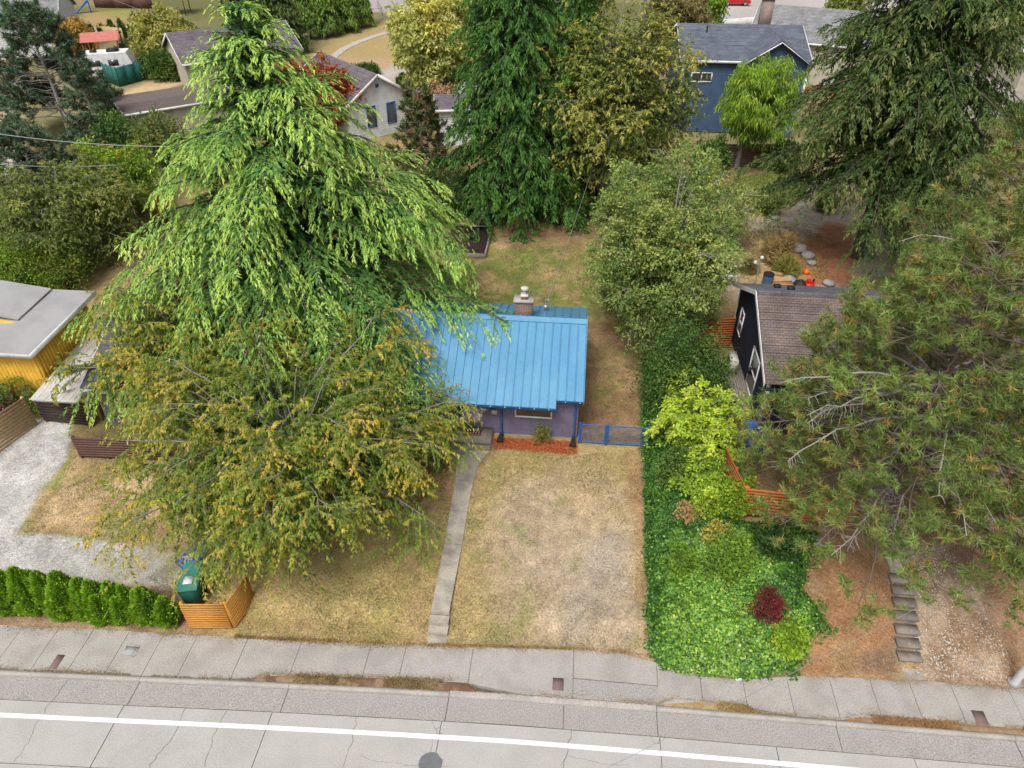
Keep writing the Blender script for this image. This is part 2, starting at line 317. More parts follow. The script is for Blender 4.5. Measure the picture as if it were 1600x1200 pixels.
def ground_sheet(xs, ys_, zones, base, far, deflt, m, hole=None):
    X, Y = np.meshgrid(xs, ys_); Z = ter(X, Y)
    if not far:
        Z = Z + 0.018 * (fbm(X, Y, 5, 2, 9) - 0.5)
        e = Y - ys(X); Z = np.where(e < -0.16, -0.17, np.where(e < 0.06, -0.012, np.where(e < 0.25, np.minimum(Z, 0.012), Z)))
    Cv, idx = colorize(X, Y, zones, base, far)
    ny, nx = X.shape; I = np.arange(nx * ny).reshape(ny, nx)
    F = np.stack([I[:-1, :-1], I[:-1, 1:], I[1:, 1:], I[1:, :-1]], -1).reshape(-1, 4)
    fi = idx[:-1, :-1].ravel(); cx = X[:-1, :-1].ravel() ; cy = Y[:-1, :-1].ravel()
    V = np.stack([X, Y, Z], -1).reshape(-1, 3); Cc = Cv.reshape(-1, 3)
    names = np.array([deflt] + [z[0] for z in zones])[fi + 1]
    keep = np.ones(len(F), bool) if hole is None else ~hole(cx, cy)
    for nm in sorted(set(names)):
        s = (names == nm) & keep
        if not s.any(): continue
        f = F[s]; u, inv = np.unique(f, return_inverse=True)
        me = bpy.data.meshes.new(nm); me.from_pydata(V[u].tolist(), [], inv.reshape(-1, 4).tolist()); me.update()
        a = me.attributes.new('col', 'FLOAT_COLOR', 'POINT')
        a.data.foreach_set('color', np.hstack([Cc[u], np.ones((len(u), 1))]).astype(np.float32).ravel())
        me.polygons.foreach_set('use_smooth', np.ones(len(me.polygons), bool)); me.materials.append(m)
        o = bpy.data.objects.new(nm, me); link(o); o['kind'] = 'structure'
NX0, NX1, NY0, NY1 = -30.0, 24.0, 12.6, 62.0
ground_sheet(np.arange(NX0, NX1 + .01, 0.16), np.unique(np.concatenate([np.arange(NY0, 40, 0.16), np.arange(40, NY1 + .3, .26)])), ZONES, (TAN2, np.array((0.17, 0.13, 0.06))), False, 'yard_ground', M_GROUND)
def inner(x, y): return (x > NX0 + .1) & (x < NX1 - .9) & (y > NY0 - .2) & (y < NY1 - .9)
xs = np.unique(np.concatenate([np.arange(-130, NX0, 1.0), [NX0], np.arange(NX0, NX1, 1.0), [NX1], np.arange(NX1, 95, 1.0)]))
yy = np.unique(np.concatenate([[NY0, NY1], np.arange(20, NY1, 1.0), np.arange(NY1, 175, 0.9)]))
def ins(x, y): return (x >= NX0 - .01) & (x < NX1 - .01) & (y >= NY0 - .01) & (y < NY1 - .01)
ground_sheet(xs, yy, FZONES, (np.array((0.22, 0.19, 0.09)), np.array((0.13, 0.13, 0.05))), True, 'far_ground', M_FAR, ins)
b = NM()
for x0, x1, y0, y1 in ((-1500, -130, -200, 2500), (95, 1500, -200, 2500), (-130, 95, 175, 2500), (-130, 95, -200, 6.0), (-130, -30.0, 6.0, 12.6), (24, 95, 6.0, 12.6)):
    z = -0.3 if y1 < 20 else 1.35
    b.add([(x0, y0, z), (x1, y0, z), (x1, y1, z), (x0, y1, z)], [(0, 1, 2, 3)], (0.2, 0.18, 0.09))
b.build('horizon_ground', M_FAR, None, 'structure')

# ------------------------------------------------------------------ road, kerb, sidewalk, walk
def slab(x0, x1, d0, d1, z0, z1, y0f=None, y1f=None, g=0.008, tilt=0.0):
    y0f = y0f or (lambda x: yc(x) + d0); y1f = y1f or (lambda x: yc(x) + d1)
    n = max(1, int(abs(x1 - x0) / 1.2)); X = np.linspace(x0 + g, x1 - g, n + 1); b = NM()
    dz = random.uniform(-.004, .004)
    top = [(x, y0f(x) + g, z1 + dz) for x in X] + [(x, y1f(x) - g, z1 + dz + tilt) for x in X[::-1]]
    b.prism(top, (0, 0, z0 - z1)); return b
random.seed(4)
road = tag(thing('road', None, None), kind='structure')
b = NM(); b.add([(-60, 2, -0.155), (60, 2, -0.155), (60, 12.8, -0.155), (-60, 12.8, -0.155)], [(0, 1, 2, 3)]); b.build('road_base', M_CRACK, road)
for j0, j1 in zip([-34, -29, -24, -18.9, -13.5, -8.5, -3.2, 0.54, 3.5, 9.1, 14.5, 19.8, 25], [-29, -24, -18.9, -13.5, -8.5, -3.2, .54, 3.5, 9.1, 14.5, 19.8, 25, 30]):
    slab(j0, j1, -0.8, 0, -0.3, -0.12, g=0.012).build('gutter_slab', M_GUT, road)
for j0, j1 in zip([-34, -24, -18.9, -13.6, -8.75, -3.3, 3.55, 7.1, 11.2, 16.5, 22], [-24, -18.9, -13.6, -8.75, -3.3, 3.55, 7.1, 11.2, 16.5, 22, 30]):
    slab(j0, j1, -2.75, -0.8, -0.3, -0.12, g=0.012).build('road_slab', M_ROAD, road)
    slab(j0, j1, -6.2, -2.75, -0.3, -0.12, g=0.012).build('road_slab', M_ROAD, road)
b = NM(); X = np.linspace(-34, 30, 60)
for a_, c_ in zip(X[:-1], X[1:]):
    b.add([(a_, yc(a_) - 1.385, -0.108), (c_, yc(c_) - 1.385, -0.108), (c_, yc(c_) - 1.235, -0.108), (a_, yc(a_) - 1.235, -0.108)], [(0, 1, 2, 3)])
b.build('road_line', M_LINE, road)
def ribbon(pts, w, z, b, seed=0, wob=0.05):
    rg = np.random.RandomState(seed); P = []
    for a_, c_ in zip(pts[:-1], pts[1:]):
        a_ = at(*a_, z); c_ = at(*c_, z); n = max(2, int(np.linalg.norm(c_ - a_) / 0.12))
        for k in range(n): P.append(a_ + (c_ - a_) * k / n + np.array([rg.uniform(-wob, wob), rg.uniform(-wob, wob) * .4, 0]))
    P.append(at(*pts[-1], z)); P = np.array(P); T = np.gradient(P, axis=0); N_ = np.stack([-T[:, 1], T[:, 0], 0 * T[:, 0]], -1); N_ /= np.linalg.norm(N_, axis=1, keepdims=True) + 1e-9
    ww = (w * rg.uniform(0.4, 1.3, len(P)))[:, None]; n = len(P)
    V = np.vstack([P + N_ * ww, P - N_ * ww]); b.add(V, [(i, i + 1, n + i + 1, n + i) for i in range(n - 1)])
M_CRACK2 = mat('fine crack', (0.2, 0.185, 0.17), .95, .3, 5, 30, 0)
cr = NM()
for i, (pts, w) in enumerate([([(105, 1063), (85, 1090), (60, 1125), (45, 1160), (21, 1191)], .012), ([(292, 1104), (285, 1120), (270, 1155), (245, 1180), (233, 1200)], .011),
        ([(355, 1108), (343, 1130), (330, 1160), (320, 1198)], .009), ([(557, 1120), (553, 1150), (545, 1175), (535, 1200)], .012),
        ([(560, 1181), (590, 1190), (640, 1196), (700, 1197)], .007), ([(676, 1124), (680, 1140), (690, 1132), (695, 1125)], .014), ([(680, 1138), (683, 1147), (692, 1146)], .014),
        ([(895, 1140), (888, 1158), (886, 1180), (880, 1200)], .016), ([(886, 1182), (910, 1185), (940, 1194), (985, 1196)], .008), ([(1017, 1148), (1022, 1160), (1031, 1162), (1033, 1149)], .012),
        ([(676, 1150), (674, 1180)], .008), ([(886, 1182), (876, 1196)], .012)]):
    ribbon(pts, w * .72, -0.112, cr, i)
cr.build('crack', M_CRACK2, road)
b = NM(); c = at(673, 1190, -.11); th = np.linspace(0, 2 * math.pi, 18)[:-1]; rr = np.random.RandomState(1).uniform(.33, .4, 17)
b.add([(c[0] + r * math.cos(t), c[1] + r * math.sin(t) - .05, -.113) for r, t in zip(rr, th)] + [(c[0], c[1] - .05, -.113)], [(i, (i + 1) % 17, 17) for i in range(17)])
b.build('asphalt_patch', mat('asphalt patch', (0.16, 0.165, 0.18), .95, .2, 4, 60, .5), road)
kerb = tag(thing('kerb', None, None), kind='structure')
for j0, j1 in zip([-34, -24, -18.9, -13.5, -8.5, -3.2, 3.5, 9.1, 14.5, 22], [-24, -18.9, -13.5, -8.5, -3.2, 3.5, 9.1, 14.5, 22, 30]):
    n = 8; X = np.linspace(j0 + .006, j1 - .006, n); b = NM()
    prof = [(0.004, -.3), (0.004, -.04), (.03, -.008), (.06, 0.002), (.15, 0.002), (.15, -.3)]
    if j0 == -3.2: prof = [(0.004, -.3), (0.004, -.075), (.05, -.05), (.16, -.012), (.17, -.012), (.17, -.3)]
    V = [(x, yc(x) + p, z) for x in X for p, z in prof]; m_ = len(prof)
    b.add(V, [(i * m_ + k, i * m_ + k + 1, (i + 1) * m_ + k + 1, (i + 1) * m_ + k) for i in range(n - 1) for k in range(m_ - 1)])
    b.build('kerb_stone', M_CONC, kerb)
side = tag(thing('sidewalk', None, None), kind='structure')
J = [-34, -31.2, -28.4, -25.6, -22.8, -20.0, -18.6, -17.3, -16.05, -14.75, -13.5, -12.3, -10.5, -8.6, -6.17, -4.95, -2.64, 0.81, 3.59, 5.0, 6.4, 7.86, 9.26, 10.58, 11.85, 13.17, 15.0, 16.5, 18, 20, 22, 25, 28]
def lowd(x):                                            # front edge of the paving: strips of soil lie before it
    return yc(x) + np.interp(x, [-9.9, -9.3, -6, -3.0, -2.7, -2.3, 3.6, 4.1, 6.3, 6.8, 9.3, 9.9, 30], [.155, .40, .46, .50, .5, .18, .18, .42, .36, .16, .16, .36, .36])
for j0, j1 in zip(J[:-1], J[1:]):
    if j0 == 0.81:
        slab(j0, j1, 0, 0, -.2, 0, lambda x: 12.99 + 0 * x, ys).build('pavement_slab', M_CONC, side)
        slab(j0, j1 + .02, .18, 0, -.2, -.004, None, lambda x: 12.975 + 0 * x).build('driveway_apron', M_GUT, side)
        continue
    slab(j0, j1, 0, 0, -.2, 0, lowd, ys).build('pavement_slab', M_CONC, side)
def strip(name, x0, x1, dlo, dhi, ca, cb, seed, amp=.05):
    X = np.arange(x0, x1, .07); rg = np.random.RandomState(seed); b = NM(); V = []; K_ = 6
    for x in X:
        lo = yc(x) + dlo; hi = float(lowd(x)) + dhi
        for k in range(K_):
            t = k / (K_ - 1); V.append((x, lo + (hi - lo) * t, -.03 + amp * .5 * math.sin(math.pi * t) + rg.uniform(0, .022)))
    F = [(i * K_ + k, i * K_ + k + 1, (i + 1) * K_ + k + 1, (i + 1) * K_ + k) for i in range(len(X) - 1) for k in range(K_ - 1)]
    V = np.array(V); n = fbm(V[:, 0], V[:, 1], 2.5, 3, seed)[[f[0] for f in F]]; n = sstep(.35, .65, n)[:, None]
    b.add(V, F, np.array(ca) * (1 - n) + np.array(cb) * n); b.build(name, mat('strip soil', (0, 0, 0), .95, .4, 8, 45, .8, attr=True), None, 'structure')
strip('planting_strip', -9.75, -2.3, .152, .02, (0.15, 0.085, 0.055), (0.27, 0.18, 0.11), 1)
strip('planting_strip', 3.75, 6.7, .152, .02, (0.34, 0.22, 0.10), (0.36, 0.27, 0.15), 2, .03)
strip('planting_strip', 9.4, 18, .152, .03, (0.26, 0.14, 0.07), (0.28, 0.19, 0.11), 3, .05)
for x0_, x1_ in ((-34, -9.7), (-2.35, 3.8), (6.65, 9.45)): strip('gutter_soil', x0_, x1_, .14, .03, (0.17, 0.12, 0.08), (0.26, 0.2, 0.13), 7, .0)
walk = tag(thing('front_walk', None, None), kind='structure')
WA = [(-4.27, -3.62, 14.75), (-4.28, -3.62, 16.1), (-4.30, -3.62, 17.8), (-4.34, -3.64, 19.4), (-4.38, -3.62, 21.0), (-4.46, -3.5, 22.0), (-4.8, -3.15, 22.79)]
for (a0, a1, ya), (c0, c1, yb) in zip(WA[:-1], WA[1:]):
    b = NM(); za = max(.50, float(ter(-4.2, ya)) + .04); zb = max(.51, float(ter(-4.2, yb)) + .04)
    b.prism([(a0, ya + .008, za), (a1, ya + .008, za), (c1, yb - .008, zb), (c0, yb - .008, zb)], (0, 0, -.25)); b.build('walk_slab', M_CONCD, walk)
for y0, y1, z in ((14.42, 14.72, .34), (14.12, 14.41, .17)):
    NM().prism([(-4.29, y0, z), (-3.6, y0, z), (-3.6, y1, z), (-4.29, y1, z)], (0, 0, -.3)).build('step', M_CONCD, walk)
NM().prism([(-4.25, 13.80, .012), (-3.6, 13.84, .012), (-3.62, 14.11, .012), (-4.26, 14.11, .012)], (0, 0, -.2)).build('landing', M_CONCD, walk)
rs = tag(thing('garden_steps', None, None), kind='structure')
for k in range(7):
    y0 = 14.55 + k * .40; z = max(.04 + (k + 1) * .168, float(ter(12.2, y0 + .40)) + .05); xo = .028 * (k - 3)
    b = NM(); b.box(11.78 + xo, 12.55 + xo, y0 - .03, y0 + .36, z - .045, z); b.box(11.82 + xo, 12.51 + xo, y0 + .03, y0 + .39, z - .5, z - .05)
    o = b.build('step', mat('mossy step concrete', (0.27, 0.235, 0.205), .95, .35, 2.5, 30, .6, col2=(0.17, 0.145, 0.115)), rs)
NM().prism([(11.8, 14.0, .02), (12.45, 14.0, .02), (12.42, 14.54, .02), (11.76, 14.54, .02)], (0, 0, -.2)).build('landing', M_CONCD, rs)
for y0, y1 in ((17.35, 18.9), (18.92, 20.5), (20.52, 22.1), (22.12, 23.8)):
    x0 = 11.95 + (y0 - 17.3) * .05; NM().prism([(x0, y0, 1.32 + (y0 - 17.3) * .07), (x0 + .8, y0, 1.32 + (y0 - 17.3) * .07), (x0 + .85, y1, 1.32 + (y1 - 17.3) * .07), (x0 + .05, y1, 1.32 + (y1 - 17.3) * .07)], (0, 0, -.3)).build('walk_slab', M_CONCD, rs)
#@@PART2
# ------------------------------------------------------------------ building helpers
class RB(NM):                                       # NM in world coordinates, stored relative to a thing
    def __init__(s, root): super().__init__(); s.root = root
    def build(s, name, mat, parent=None, **k):
        M = Matrix.Translation(s.root.location) @ Matrix.Rotation(s.root.rotation_euler.z, 4, 'Z'); I = np.array(M.inverted())
        s.V = [v @ I[:3, :3].T + I[:3, 3] for v in s.V]
        return super().build(name, mat, parent if parent is not None else s.root, **k)
def clip_band(P, z0, z1):                           # P: list of (u, z)
    for zc, sgn in ((z0, 1), (z1, -1)):
        out = []
        for i in range(len(P)):
            a = P[i]; c = P[(i + 1) % len(P)]; da = (a[1] - zc) * sgn; dc = (c[1] - zc) * sgn
            if da >= 0: out.append(a)
            if (da > 0 > dc) or (da < 0 < dc):
                t = da / (da - dc); out.append((a[0] + (c[0] - a[0]) * t, a[1] + (c[1] - a[1]) * t))
        P = out
        if len(P) < 3: return []
    return P
def wframe(P0, P1):
    P0 = np.array(P0, float); d = np.array(P1, float) - P0; L = np.linalg.norm(d); d /= L
    return P0, np.array([d[0], d[1], 0]), np.array([d[1], -d[0], 0]), L
def siding(mk, P0, P1, poly, course, m, parent=None, joined=True, t=0.022, name='siding'):
    """lap boards on the wall P0-P1 (outside on the right hand); poly in (u, z)"""
    O, d, n, L = wframe(P0, P1); O = np.array([O[0], O[1], 0.0]); z = min(p[1] for p in poly); zt = max(p[1] for p in poly); b = mk(); made = []
    while z < zt - 1e-3:
        Q = clip_band(poly, z, min(z + course, zt))
        if len(Q) >= 3:
            if not joined: b = mk()
            back = [O + d * u + np.array([0, 0, q]) for u, q in Q]
            front = [O + d * u + np.array([0, 0, q]) + n * (t * (1.0 - 0.8 * (q - z) / course) + .004) for u, q in Q]; k = len(Q)
            V = np.array(back + front); b.add(V, [tuple(range(k, 2 * k))]) if k in (3, 4) else b.add(V, [(k, k + i, k + i + 1) for i in range(1, k - 1)])
            for i in range(k): b.add(V[[i, (i + 1) % k, (i + 1) % k + k, i + k]], [(0, 1, 2, 3)])
            if not joined: made.append(b.build(name, m, parent))
        z += course
    if joined: made.append(b.build(name, m, parent))
    return made
def window(mk, parent, P0, P1, u0, u1, z0, z1, mf, cols=1, rows=1, fr=0.07, pr_=0.06, mg=None):
    O, d, n, L = wframe(P0, P1); O = np.array([O[0], O[1], 0.0])
    def q(u, z, o): return O + d * u + n * o + np.array([0, 0, z])
    b = mk()
    def bar(a0, a1, c0, c1):
        V = [q(a0, c0, .0), q(a1, c0, .0), q(a1, c1, .0), q(a0, c1, .0), q(a0, c0, pr_), q(a1, c0, pr_), q(a1, c1, pr_), q(a0, c1, pr_)]
        b.add(V, [(0, 3, 2, 1), (4, 5, 6, 7), (0, 1, 5, 4), (1, 2, 6, 5), (2, 3, 7, 6), (3, 0, 4, 7)])
    bar(u0, u1, z0, z0 + fr); bar(u0, u1, z1 - fr, z1); bar(u0, u0 + fr, z0 + fr, z1 - fr); bar(u1 - fr, u1, z0 + fr, z1 - fr)
    for i in range(1, cols): x = u0 + (u1 - u0) * i / cols; bar(x - fr * .35, x + fr * .35, z0 + fr, z1 - fr)
    for i in range(1, rows): x = z0 + (z1 - z0) * i / rows; bar(u0 + fr, u1 - fr, x - fr * .35, x + fr * .35)
    w = b.build('window', mf, parent)
    g = mk(); g.add([q(u0 + fr * .5, z0 + fr * .5, .034), q(u1 - fr * .5, z0 + fr * .5, .034), q(u1 - fr * .5, z1 - fr * .5, .034), q(u0 + fr * .5, z1 - fr * .5, .034)], [(0, 1, 2, 3)])
    g.build('pane', mg or M_GLASS, w); return w
def slat_fence(name, label, P0, P1, z0, z1, n, m, gap=0.15, thick=.025, posts=2, mp=None, cat='fence', extra=None, zend=None):
    """horizontal boards, each one its own part, nailed to posts"""
    P0 = np.array(P0, float)[:2]; P1 = np.array(P1, float)[:2]
    t = thing(name, label, cat, (*(P0 + P1) / 2, z0)); zend = zend or (z0, z1)
    sides = [(P0, P1)] + ([(np.array(a)[:2], np.array(c)[:2]) for a, c in extra] if extra else [])
    for A, Bp in sides:
        d = (Bp - A) / np.linalg.norm(Bp - A); nn = np.array([d[1], -d[0]]); h = (z1 - z0) / n
        for k in range(n):
            za = z0 + h * (k + .5 - 0) ; zb = zend[0] + (zend[1] - zend[0]) / n * (k + .5)
            b = RB(t); e = random.uniform(-.006, .006); b.beam([*(A + nn * (.03 + e)), za], [*(Bp + nn * (.03 + e)), zb], thick, h * (1 - gap)); b.build('slat', m)
        for k in range(posts):
            p = A + (Bp - A) * (k / (posts - 1)); p = p - nn * .04 + d * (.05 if k == 0 else -.05 if k == posts - 1 else 0); zz = z0 + (zend[0] - z0) * k / (posts - 1)
            b = RB(t); b.box(p[0] - .045, p[0] + .045, p[1] - .045, p[1] + .045, zz - .3, zz + (z1 - z0) + .02); b.build('post', mp or m)
    return t

# ------------------------------------------------------------------ the blue-roofed house
random.seed(11)
M_BLUE = mat('blue standing seam metal', (0.075, 0.245, 0.42), 0.34, 0.10, 0.8, 9, 0.03, spec=0.7, col2=(0.09, 0.265, 0.43), stretch=(1.6, .6, 1))
M_BLUED = mat('dark blue trim paint', (0.03, 0.10, 0.27), 0.5, 0.1, 2, 20, 0.05)
M_PURP = mat('muted purple siding', (0.15, 0.132, 0.20), 0.85, 0.15, 2.5, 50, 0.25, col2=(0.125, 0.112, 0.17))
M_FOUND = mat('foundation render', (0.40, 0.38, 0.35), 0.9, 0.2, 2, 30, 0.3)
M_BRICKC = grid_mat('chimney brick', (0.16, 0.07, 0.05), (0.10, 0.06, 0.055), 0.21, 0.075, (0.22, 0.19, 0.17), rot=(rad(90), 0, 0), msize=0.012)
HX0, HX1, HY0, HY1, HZ = -8.6, 0.62, 23.95, 29.4, 0.95
hs_ = thing('house', 'blue standing-seam metal roofed house with muted purple siding and a brick chimney', 'house', (-4, 27.2, .9))
b = RB(hs_); b.box(HX0, HX1, HY0, HY1, .3, HZ); b.build('foundation', M_FOUND)
b = RB(hs_); b.prism([(HX0 + .03, HY0 + .03, HZ), (HX0 + .03, HY1 - .03, HZ), (HX0 + .03, HY1 - .03, 4.0), (HX0 + .03, 27.2, 4.92), (HX0 + .03, HY0 + .03, 3.2)], (HX1 - HX0 - .06, 0, 0)); b.build('wall', M_PURP)
L = HX1 - HX0
siding(lambda: RB(hs_), (HX0, HY0), (HX1, HY0), [(0, HZ), (L, HZ), (L, 3.2), (0, 3.2)], .29, M_PURP, None, False, name='siding_board')
siding(lambda: RB(hs_), (HX1, HY0), (HX1, HY1), [(0, HZ), (5.45, HZ), (5.45, 4.0), (3.25, 4.88), (0, 3.2)], .29, M_PURP, None, False, name='siding_board')
b = RB(hs_)                                           # vertical score lines of the shingle-look boards
for k in range(8):
    for x in np.arange(HX0 + (.3 if k % 2 else .75), HX1 - .1, .92): b.box(x, x + .012, HY0 - .031, HY0 - .02, HZ + .29 * k, min(3.2, HZ + .29 * k + .27))
b.build('joint_strip', mat('joint shade', (0.09, 0.078, 0.11), .9, .1), None, kind='stuff')
def roofz(y): return 5.06 - (27.22 - y) * .478 if y <= 27.22 else 5.06 - (y - 27.22) * .37
def seam_panels(x0, x1, pw, yl, yr, m, name='roof_panel'):
    n = int(round((x1 - x0) / pw)); pw = (x1 - x0) / n
    for i in range(n):
        a = x0 + i * pw; c = a + pw; y_0 = yl(a + pw / 2); b = RB(hs_); y_1 = yr
        P = [(a + .004, y_0, roofz(y_0)), (c - .004, y_0, roofz(y_0)), (c - .004, y_1, roofz(y_1)), (a + .004, y_1, roofz(y_1))]
        b.prism(P, (0, 0, -.035))
        s_ = [(a + .004, y_0, roofz(y_0) + .001), (a + .032, y_0, roofz(y_0) + .001), (a + .032, y_1, roofz(y_1) + .001), (a + .004, y_1, roofz(y_1) + .001)]
        b.prism(s_, (0, 0, .06)); b.build(name, m)
seam_panels(-9.0, .79, .37, lambda x: 23.2 if x < -.3 else 23.56, 27.15, M_BLUE)
seam_panels(-9.0, .79, .37, lambda x: 30.0, 27.29, M_BLUE)
b = RB(hs_); b.prism([(-9.02, 27.0, roofz(27.0) + .05), (-9.02, 27.22, 5.13), (-9.02, 27.44, roofz(27.44) + .05), (-9.02, 27.44, roofz(27.44) + .03), (-9.02, 27.22, 5.10), (-9.02, 27.0, roofz(27.0) + .03)], (9.83, 0, 0)); b.build('ridge_cap', M_BLUE)
for sx in (.80, -9.06):
    b = RB(hs_); b.prism([(sx, 23.54 if sx > 0 else 23.2, roofz(23.54) - .14), (sx, 27.22, 5.06 - .14), (sx, 30.0, roofz(30.0) - .14), (sx, 30.0, roofz(30.0) + .05), (sx, 27.22, 5.11), (sx, 23.54 if sx > 0 else 23.2, roofz(23.54) + .05)], (.03, 0, 0)); b.build('barge_board', M_BLUE)
for x0, x1, y in ((-9.0, -.27, 23.2), (-.27, .79, 23.56)):
    z = roofz(y); b = RB(hs_); b.prism([(x0, y - .085, z - .05), (x0, y - .01, z - .05), (x0, y - .01, z - .12), (x0, y - .07, z - .12)], (x1 - x0, 0, 0)); b.build('gutter', mat('dark gutter paint', (0.015, 0.05, 0.13), .5, .1, 2, 20, .05))
    for x in np.arange(x0 + .3, x1, .62): b = RB(hs_); b.box(x, x + .022, y - .10, y - .005, z - .045, z - .03); b.build('gutter_strap', M_WHITE, None)
for x in (-2.72, .5):
    b = RB(hs_); y0 = 23.2 if x < 0 else 23.56
    b.cyl((x, y0 - .05, roofz(y0) - .1), (x, HY0 - .09, roofz(y0) - .42), .04, n=8); b.cyl((x, HY0 - .09, roofz(y0) - .4), (x, HY0 - .09, .98), .04, n=8); b.build('downspout', M_BLUED)
    b = RB(hs_); b.prism([(x - .07, HY0 - .06, .99), (x + .07, HY0 - .06, .99), (x + .12, HY0 - .62, .93), (x - .18, HY0 - .62, .93)], (0, 0, .06)); b.build('splash_block', M_BLACK)
mk = lambda: RB(hs_)
w = window(mk, hs_, (HX0, HY0), (HX1, HY0), -2.14 - HX0, -.50 - HX0, 1.98, 3.1, M_WHITE, 1, 1, .07, .07, mat('amber dim glass', (0.10, 0.055, 0.03), .12, .4, 1.5, 4, 0, spec=.8))
window(mk, hs_, (HX0, HY0), (HX1, HY0), 1.4, 2.9, 1.95, 3.05, M_WHITE, 2, 1, .07, .07)
window(mk, hs_, (HX1, HY0), (HX1, HY1), 2.4, 3.4, 1.95, 3.0, M_WHITE, 1, 2, .07, .06)
b = RB(hs_); b.box(-4.55, -3.55, HY0 - .075, HY0 - .01, 1.24, 3.15)
dr = b.build('door', mat('lilac door paint', (0.42, 0.40, 0.50), .5, .05, 2, 10, .05))
b = RB(hs_)
for z in (1.4, 2.3):
    for x in (-4.42, -4.0): b.box(x, x + .32, HY0 - .085, HY0 - .074, z, z + .7)
b.build('door_panel', mat('lilac panel paint', (0.38, 0.36, 0.46), .5, .05, 2, 10, .05), dr)
b = RB(hs_); b.cyl((-3.66, HY0 - .075, 2.2), (-3.66, HY0 - .15, 2.2), .035, n=8); b.build('door_knob', M_GALV, dr)
b = RB(hs_); b.box(-3.18, -2.9, HY0 - .16, HY0 - .03, 2.12, 2.32); b.box(-3.2, -2.88, HY0 - .18, HY0 - .03, 2.32, 2.34); b.build('mailbox', mat('beige mailbox', (0.5, 0.47, 0.42), .5, .1))
b = RB(hs_); b.box(-2.50, -1.68, 27.52, 28.05, 4.3, 5.62); ch = b.build('chimney', M_BRICKC)
b = RB(hs_); b.box(-2.54, -1.64, 27.48, 28.09, 5.62, 5.72); b.build('chimney_crown', M_FOUND, ch)
b = RB(hs_); b.box(-2.2, -1.92, 27.65, 27.93, 5.72, 5.86, col=None); b.build('flue_base', mat('clay flue', (0.3, 0.14, 0.08), .9), ch)
b = RB(hs_); b.box(-2.23, -1.89, 27.62, 27.96, 5.86, 5.93); b.cyl((-2.06, 27.79, 5.93), (-2.06, 27.79, 6.2), .075, n=10); b.cyl((-2.06, 27.79, 6.19), (-2.06, 27.79, 6.25), .17, .17, n=12); b.cyl((-2.06, 27.79, 6.25), (-2.06, 27.79, 6.3), .17, .03, n=12); b.build('flue_cap', mat('pale metal cap', (0.6, 0.58, 0.55), .5, .1), ch)
b = RB(hs_); b.cyl((-3.6, 28.6, 4.3), (-3.6, 28.6, 4.72), .045, n=8); b.build('vent_pipe', M_BLACK)
b = RB(hs_); b.cyl((-1.12, 28.9, 4.1), (-1.12, 28.9, 5.02), .035, n=8); b.cyl((-1.12, 28.9, 5.0), (-1.02, 28.8, 5.1), .07, n=8); b.box(-1.22, -1.05, 28.82, 28.98, 4.55, 4.75); b.build('service_mast', M_GALV)
st = thing('front_steps', 'low concrete stoop with one step before the lilac front door', 'steps', (-4.1, 23.3, .9))
M_STEP = mat('stoop concrete', (0.27, 0.23, 0.18), .95, .3, 2, 30, .4, col2=(.18, .16, .13))
b = RB(st); b.box(-5.3, -3.12, 23.05, 23.93, .5, 1.22); b.build('landing', M_STEP)
b = RB(st); b.box(-5.3, -3.12, 22.80, 23.045, .5, 1.05); b.build('step', M_STEP)
dm = thing('doormat', 'red and dark patterned doormat on the stoop of the blue-roofed house', 'doormat', (-4.0, 23.55, 1.22))
b = NM(); b.box(-.4, .4, -.2, .2, .003, .018); b.build('mat_base', mat('dark red mat', (0.12, 0.035, 0.03), .95, .3, 8, 30, .5), dm)
b = NM()
for i in range(6):
    for j in range(3): b.box(-.36 + i * .125, -.29 + i * .125, -.17 + j * .12, -.1 + j * .12, .018, .022)
b.build('mat_pattern', mat('pale mat motif', (0.35, 0.28, 0.22), .95, .2), dm)
# chain link gate in blue pipe
gt = thing('chain_link_gate', 'low blue pipe-framed chain-link fence and gate beside the blue-roofed house', 'gate', (2.2, 23.66, .9))
def pipe(b, a, c, r=.028): b.cyl(a, c, r, n=7)
gx = [.78, 1.92, 2.0, 3.62]
for i, (x0, x1) in enumerate(((.80, 1.86), (1.98, 3.64))):
    b = RB(gt); z0, z1 = .98, 1.98
    y0 = 23.66 - (.16 if i else .04) * 0; 
    for z in (z0, z1): pipe(b, (x0, 23.66, z), (x1, 23.66, z))
    for x in (x0, x1): pipe(b, (x, 23.66, z0), (x, 23.66, z1))
    fr_ = b.build('gate_frame' if i else 'fence_frame', mat('blue pipe paint', (0.03, 0.12, 0.36), .5, .1))
    b = RB(gt); P = []; s = .075
    for k in np.arange(-1.0, x1 - x0, s):
        for sg in (1, -1):
            u0, v0, u1, v1 = (k, 0, k + 1.0, 1.0) if sg > 0 else (k, 1.0, k + 1.0, 0)
            ua, ub = max(u0, 0), min(u1, x1 - x0)
            if ub <= ua: continue
            va = v0 + (v1 - v0) * (ua - u0); vb = v0 + (v1 - v0) * (ub - u0)
            P.append([(x0 + ua, 23.66, z0 + va), (x0 + ub, 23.66, z0 + vb)])
    P = np.array(P); V, F = tubes(P, np.full(P.shape[:2], .0045), 3); b.add(V, F); b.build('mesh', mat('blue wire', (0.05, 0.14, 0.3), .5, .1), fr_)
for x in (.74, 1.92, 3.7):
    b = RB(gt); b.cyl((x, 23.66, .6), (x, 23.66, 2.06), .04, n=8); b.cyl((x, 23.66, 2.06), (x, 23.66, 2.11), .05, .01, n=8); b.build('post', MATS['blue pipe paint'])

